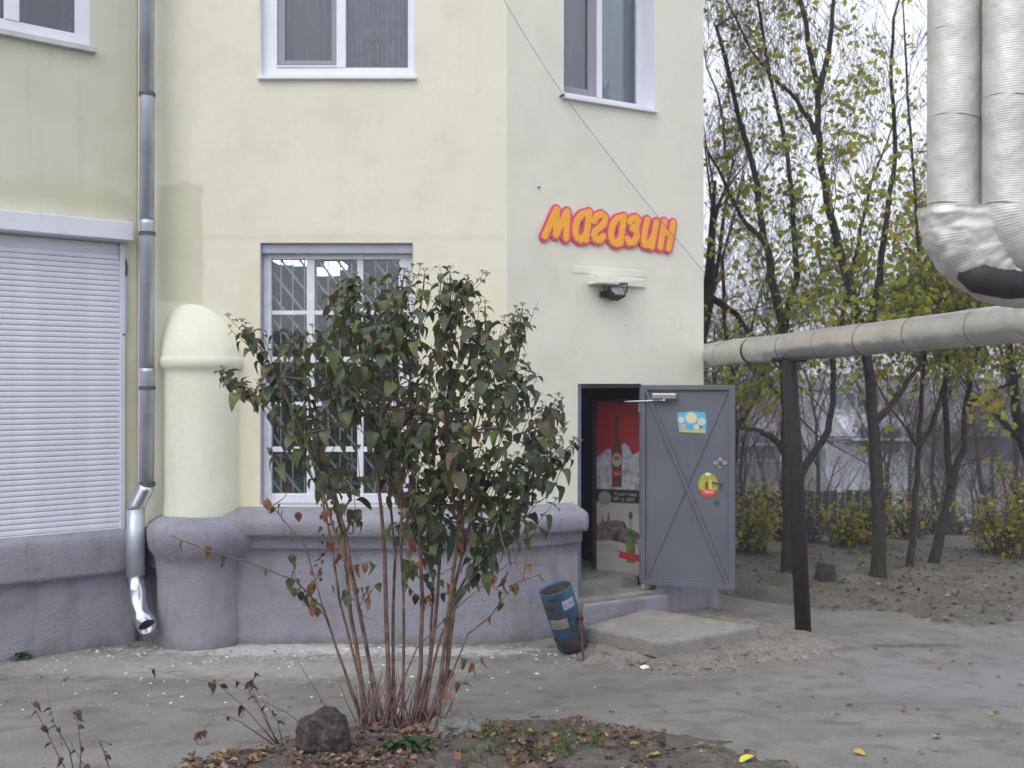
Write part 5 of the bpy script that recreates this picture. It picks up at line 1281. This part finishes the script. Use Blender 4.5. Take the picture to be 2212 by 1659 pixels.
for i, (v,f) in enumerate(T_DOG):
    me = bpy.data.meshes.new('leaf'); me.from_pydata(v.tolist(), [], f); me.polygons.foreach_set('use_smooth',[True]*len(f)); me.materials.append(M['dead']); proto_dead.append(me)
seedling(600,1610,[[(600,1610),(570,1540),(530,1480),(490,1460),(455,1478)],[(605,1610),(575,1560),(545,1490),(550,1450)],[(590,1608),(520,1560),(470,1540),(430,1590)],[(595,1605),(560,1565),(520,1520),(470,1478),(300,1440)],[(610,1610),(600,1560),(540,1470)]], 'dry branching seedling with brown leaves left of the big brown rock', 5, n_l=6, size=.06)
seedling(160,1700,[[(160,1700),(130,1640),(90,1560),(60,1500)],[(165,1700),(150,1620),(115,1560),(100,1480)],[(170,1700),(175,1620),(165,1540),(160,1530)]], 'dry seedling with few dark leaves at the lower left corner', 6, n_l=5, size=.05)
seedling(250,1705,[[(250,1705),(230,1640),(215,1600),(240,1610)],[(245,1705),(180,1650),(150,1600)]], 'short dry seedling at the bottom edge, right of the corner one', 8, n_l=4, size=.045)
seedling(690,1590,[[(745,1590),(700,1520),(650,1440),(640,1415)],[(700,1600),(620,1540),(540,1500),(460,1465)]], 'bare thin twig rising behind the big brown rock', 9, n_l=1, size=.03)
seedling(930,1600,[[(930,1600),(960,1500),(1000,1430)],[(935,1600),(990,1490),(1020,1445)]], 'small seedling with green leaves right of the shrub stems', 12, leafm='autumn', n_l=3, size=.07)

# --- rocks
def rock(name, px, py, Y, rx, ry, rz, m, label, seed, rough_=.3, loc_z=None):
    c = P(px,py,Y); me = bpy.data.meshes.new(name); bm = bmesh.new(); bmesh.ops.create_icosphere(bm, subdivisions=4, radius=1)
    for v in bm.verts:
        p = v.co.copy(); k = 1+rough_*noise.noise(p*1.3+Vector((seed,0,0)))+rough_*.5*noise.noise(p*3+Vector((0,seed,0)))+rough_*.22*noise.noise(p*8+Vector((0,0,seed)))
        k = round(k*11)/11*.35+k*.65
        v.co = Vector((p.x*rx*k,p.y*ry*k,p.z*rz*k))
    bm.to_mesh(me); bm.free(); me.materials.append(m); o = bpy.data.objects.new(name, me); COL.objects.link(o); o.location = c; tag(o, label, 'rock'); return o
rock('rock', 700, 1588, 5.8, .160, .14, .150, M['rock_b'], 'large round dark brown rock left of the shrub stems', 3.3, .22)
rock('rock', 985, 1572, 6.15, .15, .12, .10, M['rock_g'], 'flat grey rock lump right of the shrub stems', 7.1, .3)
rock('rock', 857, 1548, 6.75, .085, .07, .06, M['rock_w'], 'small pale stone between the shrub stems', 2.2, .25)
rock('rock', 757, 1618, 5.95, .05, .05, .04, M['rock_b'], 'fist sized brown stone close beside the large brown rock', 9.4, .3)
rock('rock', 820, 1660, 5.6, .17, .1, .03, M['rock_g'], 'low flat grey stone at the bottom edge below the shrub', 5.4, .25)
# --- litter of leaves
def litter(name, n, region, hfun, sizes, m, seed, kind='stuff', ylim=None, parent=None, curl=.35):
    q = random.Random(seed); v = []; f = []; c = 0
    T2 = (np.array([(0,-.5,0),(-.36,-.1,.12),(-.25,.3,.02),(0,.5,.15),(.28,.28,.0),(.36,-.1,.14),(0,0,0)]), [(0,6,1),(1,6,2),(2,6,3),(3,6,4),(4,6,5),(5,6,0)])
    lb = LeafBatch(); tries = 0
    while c < n and tries < n*30:
        tries += 1; x = q.uniform(region[0],region[1]); y = q.uniform(region[2],region[3])
        if not hfun[0](x,y,q): continue
        z = hfun[1](x,y); s = q.uniform(*sizes)
        m3 = Euler((q.gauss(0,curl), q.gauss(0,curl), q.uniform(0,6.28))).to_matrix(); lb.add(T2, m3, (x,y,z+.008+.012*q.random()), s); c += 1
    o = lb.build(name, m, parent, smooth=False); o['kind'] = kind; return o
bedtest = lambda x,y,q: (lambda d: d > 0 and q.random() < (.08+.92*smooth((nz(x,y,1.9,9)+.25)*1.6))*min(1,.12+d*1.6)*(1 if x < .2 else .55))(sd_poly(x,y,BED)+.15)
litter('leaf_litter', 2600, (-2.6,2.4,4.3,7.2), (bedtest, bed_h), (.018,.075), M['litter'], 3)
litter('scattered_leaves', 170, (-4.2,5.5,4.8,9.6), (lambda x,y,q: q.random() < .35 or x > 2.2, path_h), (.025,.055), M['litter'], 5, curl=.2)
litter('verge_leaves', 1100, (1.2,7.5,10.2,15), (lambda x,y,q: sd_poly(x,y,VE) > -.15 and q.random() < .5+.5*smooth(x-3), verge_h), (.035,.075), M['litter'], 6)
# chips of paint and rubble at the foot of the wall
q = random.Random(5); lb = LeafBatch(); CH = (np.array([(-.5,-.4,0),(.5,-.3,0),(.4,.5,0),(-.3,.4,0),(0,0,.35)]), [(0,1,4),(1,2,4),(2,3,4),(3,0,4)])
for i in range(420):
    x = q.uniform(-4,.6); y = 9.5-abs(q.gauss(0,.38)); 
    if q.random() < .3: x = q.uniform(-4.2,.8); y = q.uniform(7,9.4)
    lb.add(CH, Euler((0,0,q.uniform(0,6))).to_matrix(), (x,y,path_h(x,y)), abs(q.gauss(0,.013))+.006)
o = lb.build('paint_chips', mat('paint_chip',(.45,.45,.45),(.65,.65,.66),scale=3), None, smooth=False); o['kind'] = 'stuff'
lb = LeafBatch()
for i in range(900):
    x = q.uniform(.5,3.2); y = q.uniform(8.35,9.4); d_ = sd_poly(x,y,AP)
    if abs(d_) > .13 or y > 9.2: continue
    lb.add(CH, Euler((q.uniform(-.3,.3),0,q.uniform(0,6))).to_matrix(), (x,y,max(path_h(x,y),ap_h(x,y))), q.uniform(.012,.05)+(.05 if q.random() < .12 else 0))
o = lb.build('rubble', M['apron'], None, smooth=False); o['kind'] = 'stuff'
for i,(px,py,s,lab) in enumerate(((1393,1448,.05,'white crumpled paper scrap at the front edge of the rubble apron'),(1498,1474,.035,'small white paper scrap near the tip of the rubble apron'))):
    p = ptz(px,py,.0); mb = MB(); n = 9; qq = random.Random(i)
    mb.v = [(p.x+s*1.3*math.cos(a)*qq.uniform(.7,1.1), p.y+s*math.sin(a)*qq.uniform(.7,1.1), .015+qq.uniform(0,.025)) for a in np.linspace(0,6.28,n,endpoint=False)]+[(p.x,p.y,.05)]
    mb.f = [(k,(k+1)%n,n) for k in range(n)]; tag(mb.build('paper_scrap', M['paper'], loc=(p.x,p.y,0)), lab, 'paper')
for i,(px,py,s,col,lab) in enumerate(((677,1384,.09,(.55,.42,.04),'yellow leaf lying at the foot of the plinth below the shop window'),(1628,1655,.12,(.55,.55,.08),'large lime yellow leaf lying at the bottom edge of the bed'),(1845,1628,.08,(.42,.32,.08),'mustard coloured leaf on the path near the bottom right'),(2020,1600,.09,(.5,.40,.28),'pale fallen leaf on the path at the lower right edge'),(1195,1290+110,.07,(.35,.18,.04),'brown leaf wedged between the bin and the plinth'))):
    p = unproj(px,py); o = bpy.data.objects.new('fallen_leaf', None)
    me = bpy.data.meshes.new('fallen_leaf'); v,f = T_DOG[i%5]; v = v.copy(); v[:,2] *= .4; me.from_pydata(v.tolist(),[],f); me.materials.append(flat('leafc%d' % i, col, .7)); o = bpy.data.objects.new('fallen_leaf', me); COL.objects.link(o)
    z_ = max(bed_h(p.x,p.y), path_h(p.x,p.y))+.015+s*.1; o.location = (p.x,p.y,z_); o.rotation_euler = (0,.1,i*1.9); o.scale = (s,)*3; tag(o, lab, 'leaf', 'fallen leaves on the ground')
# --- grass tufts and weeds
def tuft(px, py, n, h, spread, label, seed, m='grass', Y=None, cat='grass', broad=False, name='grass_tuft', zf=None):
    q = random.Random(seed); g = unproj(px,py)
    mb = MB(); lb = LeafBatch()
    for i in range(n):
        a = q.uniform(0,6.28); r_ = spread*math.sqrt(q.random()); x = g.x+r_*math.cos(a)*1.6; y = g.y+r_*math.sin(a)
        z = (zf or (lambda x,y: max(path_h(x,y), bed_h(x,y))))(x,y)
        if broad: lb.add(q.choice(T_DOG), basis(Vector((q.uniform(-1,1),q.uniform(-1,1),q.uniform(.1,1)))), (x,y,z+q.uniform(0,h*.6)), h*q.uniform(.5,1))
        else:
            lean = Vector((q.uniform(-.6,.6),q.uniform(-.6,.6),1)).normalized(); L_ = h*q.uniform(.5,1.1); wd = Vector((math.cos(a),math.sin(a),0))*.0035; b = Vector((x,y,z-.01))
            m1 = b+lean*L_*.6; e = b+lean*L_+Vector((lean.x,lean.y,-.3))*L_*.25
            lb.add((np.array([tuple(b-wd),tuple(b+wd),tuple(m1+wd*.8),tuple(m1-wd*.8),tuple(e)]), [(0,1,2,3),(3,2,4)]), Matrix.Identity(3), (0,0,0), 1)
    o = lb.build(name, M[m], None); me = o.data
    arr = np.zeros(len(me.vertices)*3); me.vertices.foreach_get('co',arr); arr = arr.reshape(-1,3)-np.array(g); me.vertices.foreach_set('co',arr.ravel()); o.location = g
    tag(o, label, cat); return o
tuft(1160,1598,330,.09,.26,'bright green grass tuft in the leaf bed right of the shrub',1)
tuft(1110,1640,200,.08,.22,'green grass tuft lower in the leaf bed near the bottom edge',2)
tuft(1250,1622,150,.07,.10,'thin grass tuft among fallen leaves, rightmost in the bed',3)
tuft(880,1632,60,.09,.08,'low broad leaved green weed in front of the shrub foot',4,m='leaf_green',broad=True,name='weed',cat='weed')
tuft(40,1424,40,.09,.05,'small dark green weed at the foot of the wall under the shutter',5,m='leaf_green',broad=True,name='weed',cat='weed')
tuft(620,1384,70,.05,.10,'low weeds along the plinth below the shop window',6,m='leaf_green',broad=True,name='weed',cat='weed')
tuft(1000,1385,50,.04,.10,'low weeds along the plinth right of the shrub stems',7,m='leaf_green',broad=True,name='weed',cat='weed')
tuft(215,1395,20,.03,.05,'tiny weed sprout at the plinth left of the downpipe outlet',17,m='leaf_green',broad=True,name='weed',cat='weed')

# ------------------------------------------------------------------ trees
GROUND_UP = None
def blocked(p): return p.y < 15.7 and (p.x < 2.62 or p.y < 11.5)
def grow(q, p, d, L, r, lev, maxlev, tr, tw, tips, upb=.45, kids=(3,5), spread=.62, seglen=.35, tdist=None):
    n = max(2, int(L/seglen)) if lev < maxlev else 3
    pts = [p]; rs = [r]; dd = d.copy(); cur = p
    for i in range(n):
        dd = (dd+Vector((q.gauss(0,.13),q.gauss(0,.13),q.gauss(0,.08)+upb*.22))).normalized(); nxt = cur+dd*(L/n)
        if tr is not GROUND_UP and blocked(nxt): dd = (dd+Vector((1.2,1.2,0))).normalized(); nxt = cur+dd*(L/n)*.4
        if tr is not GROUND_UP and blocked(nxt): return
        cur = nxt; pts.append(cur); rs.append(max(.0022, r*(1-.72*(i+1)/n)))
    (tr if r > .028 else tw).tube(pts, rs, 8 if r > .028 else (5 if r > .009 else 3), cap=False)
    if lev >= maxlev:
        tips.append((pts[-1], dd)); tips.append((pts[-2], dd)); return
    k = q.randint(*kids)+(2 if lev == maxlev-1 else 0)
    for i in range(k):
        t = q.uniform(.25,1.0); s_ = t*n; j = min(n-1,int(s_)); b = pts[j].lerp(pts[j+1], s_-j); rb_ = rs[j]*(1-(s_-j))+rs[j+1]*(s_-j)
        ax_ = Vector((q.gauss(0,1),q.gauss(0,1),q.gauss(0,.5))); ax_ = (ax_-dd*ax_.dot(dd)).normalized()
        nd = (dd*(1-spread*.45)+ax_*spread+Vector((0,0,upb*.5))).normalized()
        grow(q, b, nd, L*q.uniform(.5,.75), rb_*q.uniform(.45,.7), lev+1, maxlev, tr, tw, tips, upb, kids, spread, seglen)
def px_limb(pl, Y, r0, r1, q):
    pts = [P(a,b,Y+q.uniform(-.05,.05)+dy) for (a,b,dy) in pl]; fine = []
    for i in range(len(pts)-1):
        for k in range(3): fine.append(pts[i].lerp(pts[i+1],k/3)+Vector((q.gauss(0,.008),q.gauss(0,.01),0)))
    fine.append(pts[-1]); n = len(fine); return fine, [r0+(r1-r0)*(i/(n-1))**.55 for i in range(n)]
def tree(label, Y, limbs, seed, leafn=1500, leafm='leaf_yg', lsize=(.07,.135), group='trees behind the building', twm='twig', every=1, blen=1.4, leafband=(-2,9), maxlev=4):
    q = random.Random(seed); g = P(limbs[0][0][0][0], limbs[0][0][0][1], Y)
    t_ = thing('autumn_tree', label, 'tree', (g.x, Y, base_h(g.x,Y)), group)
    tw_ = MB(); tips = []
    for li, (pl, r0, r1) in enumerate(limbs):
        tr_ = MB()
        pl = [(a[0],a[1],a[2] if len(a) > 2 else 0) for a in pl]; fine, rs = px_limb(pl, Y, r0, r1, q)
        if li == 0: fine[0].z -= .25; rs[0] *= 1.25; 
        tr_.tube(fine, rs, 12, cap=False)
        n = len(fine); side = MB()
        for i in range(n//4 if li else n//3, n, every):
            d_ = (fine[min(i+1,n-1)]-fine[max(0,i-1)]).normalized()
            ax_ = Vector((q.gauss(0,1),q.gauss(0,1),0)); ax_ = (ax_-d_*ax_.dot(d_)).normalized()
            grow(q, fine[i], (d_*.6+ax_*.75+Vector((0,0,.2))).normalized(), blen*q.uniform(.6,1.1), max(.006, rs[i]*.19), 1, maxlev, side, tw_, tips, kids=(2,4))
        grow(q, fine[-1], (fine[-1]-fine[-2]).normalized(), blen, rs[-1], 1, maxlev, side, tw_, tips, kids=(3,5))
        if side.v: tr_.add(side.v, side.f)
        tr_.build('trunk' if li == 0 else 'limb', M['bark'], t_, smooth=True)
    o = tw_.build('crown_twigs', M[twm], t_, smooth=False); o['kind'] = 'stuff'
    lb = LeafBatch(); tips = [t for t in tips if leafband[0] < t[0].z < leafband[1]]
    if leafn and tips:
        wts = [1.0/(1+math.exp((t[0].z-4.3)*1.2))+.09 for t in tips]; 
        for k in range(leafn):
            p, d_ = q.choices(tips, wts)[0]; p = p+Vector((q.gauss(0,.07),q.gauss(0,.07),q.gauss(0,.06)))
            lb.add(T_SIMPLE, basis(Vector((q.gauss(0,1),q.gauss(0,1),q.gauss(-.5,.6))).normalized(), roll=q.uniform(-2,2)), p, q.uniform(*lsize))
        o = lb.build('foliage', M[leafm], t_, smooth=False); o['kind'] = 'stuff'
    return t_
tree('forked autumn tree behind the black post with a low thick right limb', 12.9,
 [([(1708,1245),(1705,1120),(1702,1000),(1700,900),(1695,800),(1690,700),(1668,600),(1650,520),(1635,400),(1600,260),(1560,100,.2)], .125, .028),
  ([(1712,1060),(1745,1000),(1790,930),(1798,870),(1800,760),(1830,640),(1850,540),(1880,400,.3)], .065, .022),
  ([(1702,990),(1675,950),(1640,930),(1600,925),(1570,930)], .06, .018),
  ([(1690,720),(1720,600),(1715,480),(1700,330),(1660,150,.2),(1640,20)], .06, .018),
  ([(1650,520),(1600,470),(1560,380),(1530,330)], .045, .014)], 31, leafn=2600)
tree('tall dark autumn tree with straight trunk, right of the black post', 12.7,
 [([(1895,1245),(1898,1150),(1893,1000),(1885,880),(1875,780),(1850,660),(1815,540),(1790,450),(1775,370),(1768,280),(1766,185),(1745,90),(1725,-40),(1710,-160)], .105, .026),
  ([(1890,910),(1920,885),(1950,840),(1985,790),(2010,700)], .06, .02),
  ([(1768,200),(1790,120),(1800,30),(1810,-80)], .055, .02),
  ([(1766,290),(1720,215),(1670,165),(1620,110),(1590,40)], .04, .012),
  ([(1870,760),(1900,600),(1915,470),(1935,330,.3),(1925,180),(1930,40)], .065, .018)], 32, leafn=2300)
tree('slim autumn tree with knobbly fork, second right of the post', 13.2,
 [([(1965,1228),(1972,1150),(1980,1060),(1983,960),(1990,860),(2000,720),(1985,560),(1975,400),(1965,250),(1955,90)], .056, .014),
  ([(1983,965),(2010,930),(2030,860),(2050,760)], .04, .014),
  ([(1985,970),(1960,930),(1930,890)], .03, .012)], 33, leafn=1500)
tree('leaning autumn tree splitting in two above the bushes, right side', 13.4,
 [([(2015,1232),(2030,1150),(2045,1085),(2055,1045),(2045,960),(2042,850),(2050,700),(2070,500),(2060,300),(2075,100)], .085, .018),
  ([(2055,1050),(2080,970),(2085,870),(2110,760),(2130,600),(2110,420)], .055, .016),
  ([(2085,880),(2130,850),(2180,830),(2212,800)], .05, .015)], 34, leafn=2800)
tree('autumn tree at the right photo edge with many yellow green leaves', 13.8,
 [([(2240,1235),(2235,1100),(2225,1000),(2205,940),(2190,850),(2180,740),(2200,560),(2190,300)], .13, .03),
  ([(2205,950),(2150,890),(2110,860),(2080,820)], .05, .014),
  ([(2225,1000),(2260,850),(2250,700)], .07, .02)], 35, leafn=2600)
tree('dark leaning tree partly hidden behind the building corner', 14.8,
 [([(1470,1230),(1480,1000),(1500,820),(1520,700),(1530,640)], .16, .09),
  ([(1490,600),(1540,645),(1590,680),(1620,720),(1640,740)], .085, .025),
  ([(1520,700),(1545,610),(1560,500),(1575,380),(1550,200)], .055, .016),
  ([(1500,780),(1560,760),(1640,800),(1680,850)], .06, .02)], 36, leafn=120, blen=1.7)
# stump between
p = unproj(1783,1262); mb = MB(); mb.tube([Vector((p.x,p.y,-.05)),Vector((p.x,p.y,.1)),Vector((p.x+.01,p.y,.26))],[.17,.13,.11],14); tag(mb.build('tree_stump', M['bark'], loc=(p.x,p.y,0), smooth=True), 'short dark tree stump on the verge right of the post', 'stump')
# bare thicket trees farther down the slope: one built, then copied
def bare_tree(seed):
    q = random.Random(seed); t_ = thing('bare_tree', 'bare purplish brown tree far behind the autumn trees', 'tree', (0,0,0), 'bare trees far down the slope')
    tr_, tw_, tips = MB(), MB(), []
    global GROUND_UP; GROUND_UP = tr_
    grow(q, Vector((0,0,0)), Vector((0,0,1)), 4.0, .06, 0, 4, tr_, tw_, tips, upb=.3, kids=(3,5), spread=.75)
    tr_.build('trunk', M['twig_far'], t_, smooth=True); o = tw_.build('crown_twigs', M['twig_far'], t_); o['kind'] = 'stuff'
    return t_
protos_t = [bare_tree(51), bare_tree(52)]
tree('dark bare twiggy tree just behind the right edge of the building', 16.5,
 [([(1575,1215),(1580,1050),(1590,930),(1580,800),(1565,700),(1560,560)], .09, .03), ([(1590,930),(1640,850),(1660,780)], .05, .02), ([(1585,980),(1550,900),(1540,800)], .05, .02), ([(1580,820),(1620,730),(1640,640)], .045, .015)], 61, leafn=150, blen=1.5)
q = random.Random(77); spots = []
for i in range(26):
    Y = q.uniform(19,40); px = q.uniform(1500,2330); spots.append(((px-CX)/F*Y, Y))
for i in range(95):
    Y = q.uniform(17,27); px = q.uniform(1540,2300); spots.append(((px-CX)/F*Y, Y))
for i,(x,y) in enumerate(spots):
    src = protos_t[i%2]
    if i < 2: t_ = src
    else:
        t_ = src.copy(); COL.objects.link(t_)
        for ch in src.children:
            c = ch.copy(); COL.objects.link(c); c.parent = t_
    t_.location = (x,y,base_h(x,y)-.1); t_.rotation_euler = (0,0,q.uniform(0,6.28)); s_ = q.uniform(.8,1.25) if i < 26 else q.uniform(.3,.72); t_.scale = (s_,s_,s_)
    if i >= 26: tag(t_, 'low bare purplish brown shrub on the slope beyond the verge', 'shrub', 'bare shrubs on the slope'); t_.name = 'bare_shrub'
# --- yellow green bushes on the verge
def bush_v(px, py, Y, w_, h_, n, label, seed, m='leaf_bush', size=(.06,.12)):
    q = random.Random(seed); c = P(px,py,Y); gz = base_h(c.x,Y); t_ = thing('verge_bush', label, 'bush', (c.x,Y,gz), 'bushes on the verge under the trees')
    tw_ = MB(); lb = LeafBatch()
    for i in range(34):
        a = q.uniform(0,6.28); b = Vector((c.x+q.gauss(0,w_*.2), Y+q.gauss(0,.15), gz)); e = Vector((c.x+w_*.75*q.uniform(-1,1), Y+.45*q.uniform(-1,1), gz+h_*q.uniform(.35,1.05)))
        mid = b.lerp(e,.5)+Vector((0,0,.1)); tw_.tube([b,mid,e],[.010,.006,.002],4,cap=False)
        for k in range(n//34):
            t = q.uniform(.35,1.05); p = b.lerp(e,t)+Vector((q.gauss(0,.08),q.gauss(0,.08),q.gauss(0,.07)))
            lb.add(T_SIMPLE, basis(Vector((q.gauss(0,1),q.gauss(0,1),q.gauss(-.3,.5)))), p, q.uniform(*size))
    o = tw_.build('stems', M['twig'], t_); o['kind'] = 'stuff'; o = lb.build('foliage', M[m], t_, smooth=False); o['kind'] = 'stuff'
bush_v(1625,1235,14.4,.6,1.0,620,'yellow green bush just right of the open steel door',1)
bush_v(1820,1235,14.9,.6,.8,420,'yellow bush between the black post and tall tree',2)
bush_v(1868,1200,15.3,.5,1.1,350,'narrow yellow bush touching the tall dark trunk',3)
bush_v(2160,1225,14.2,.75,.95,620,'broad yellow green bush at the right edge of the verge',5)
bush_v(1960,1200,16.2,.8,1.1,420,'mixed yellow and brown bush behind the slim trunks',30)
bush_v(1680,1200,16.0,.7,1.1,360,'loose yellowish bush behind the forked trunk, left side',31)
bush_v(2240,1200,13.8,.8,1.5,900,'tall yellow green bush cut by the right photo edge',6)
bush_v(1740,1240,15.6,.7,.8,200,'brownish bush behind the forked tree trunk',8,m='litter')
for i,(px,Y,w_,h_) in enumerate(((1600,20,2.2,1.5),(1830,21,2.4,1.7),(2050,20,2.2,1.7),(2190,22,2.4,1.8),(1720,24,2.4,1.8),(1950,24,2.4,1.8))):
    bush_v(px,1180,Y,w_,h_*.7,620,'dark green evergreen bush on the slope beyond the verge trees',20+i,m='leaf_green',size=(.09,.16))
# --- boundary fence down the slope
fx0, fx1, fy = 4.2, 7.5, 19.2
fen = thing('board_fence', 'weathered dark board fence on the slope behind the bushes', 'fence', (fx0, fy, base_h(6,fy)))
M['fence'] = mat('weathered_board', (.045,.045,.042), (.08,.078,.072), scale=3, rough=.95)
first = None
for i in range(21):
    x = fx0+i*.15; z = base_h(x,fy)
    if first is None:
        mb = MB(); mb.box(x,x+.13,fy,fy+.03,base_h(6,fy)-.1,base_h(6,fy)+1.0); first = mb.build('board', M['fence'], fen); b_ = first
    else:
        b_ = first.copy(); COL.objects.link(b_); b_.parent = fen; b_.location = Vector((i*.15,0,z-base_h(6,fy)+rnd.uniform(-.03,.03)))
# --- far houses in the valley
def house(px, py_base, Y, w_, d_, h_, rh, wm, rm, label, seed, nwin=3, ns=1):
    c = P(px,py_base,Y); t_ = thing('far_house', label, 'house', (c.x,Y,c.z), None)
    mb = MB(); mb.box(c.x-w_/2,c.x+w_/2,Y,Y+d_,c.z-3,c.z+h_); mb.build('walls', wm, t_)
    mb = MB(); e = .35; z = c.z+h_+.01
    mb.add([(c.x-w_/2-e,Y-e,z),(c.x+w_/2+e,Y-e,z),(c.x+w_/2+e,Y+d_+e,z),(c.x-w_/2-e,Y+d_+e,z),(c.x-w_/2-e,Y+d_/2,z+rh),(c.x+w_/2+e,Y+d_/2,z+rh)],[(0,1,5,4),(2,3,4,5),(0,4,3),(1,2,5),(3,2,1,0)]); r_ = mb.build('roof', rm, t_)
    mb = MB(); mb.box(c.x+w_*.2,c.x+w_*.2+.5,Y+d_*.45,Y+d_*.45+.5,z+rh*.5,z+rh+.5); mb.build('chimney', M['house_b'], r_)
    for s in range(ns):
        for k in range(nwin):
            x = c.x-w_/2+w_*(k+.5)/nwin; zb_ = c.z+.9+s*2.8
            mb = MB(); mb.box(x-.55,x+.55,Y-.06,Y-.005,zb_,zb_+1.4); f_ = mb.build('window', M['house_w'], t_)
            mb = MB(); mb.box(x-.45,x+.45,Y-.09,Y-.065,zb_+.1,zb_+1.3); mb.build('pane', M['pane_far'], f_)
house(1925, 1020, 50, 3.4, 5, 1.6, 1.2, M['house_w'], M['house_w'], 'white house with pale roof seen between the two trunks', 1)
house(1650, 1040, 44, 3.6, 5, 1.6, 1.2, M['house_g'], M['roof_g'], 'grey house with slate roof seen right of the open door', 2)
house(2130, 1050, 40, 2.6, 4, 2.0, 1.2, M['house_g'], M['roof_g'], 'grey gabled house beyond the leaning tree at right', 3)
house(1850, 900, 95, 4.6, 6, 2.6, 1.6, M['house_w'], M['roof_g'], 'pale house far across the valley under the horizontal pipe', 4, nwin=4, ns=1)
house(2060, 985, 80, 2.8, 5, 2.0, 1.4, M['house_g'], M['roof_g'], 'grey far house on the valley side between leaning tree limbs', 6, nwin=3)

# ------------------------------------------------------------------ thin autumn haze
HZ = .0024
mb = MB(); mb.box(-205,205,-62,262,-9,17); hz = mb.build('haze', None); hz['kind'] = 'stuff'
hm = bpy.data.materials.new('haze_air'); hm.use_nodes = True; n = hm.node_tree.nodes; n.clear()
o_ = n.new('ShaderNodeOutputMaterial'); v_ = n.new('ShaderNodeVolumePrincipled'); v_.inputs['Color'].default_value = (.85,.87,.95,1); v_.inputs['Density'].default_value = HZ
hm.node_tree.links.new(v_.outputs[0], o_.inputs['Volume']); hz.data.materials.append(hm)
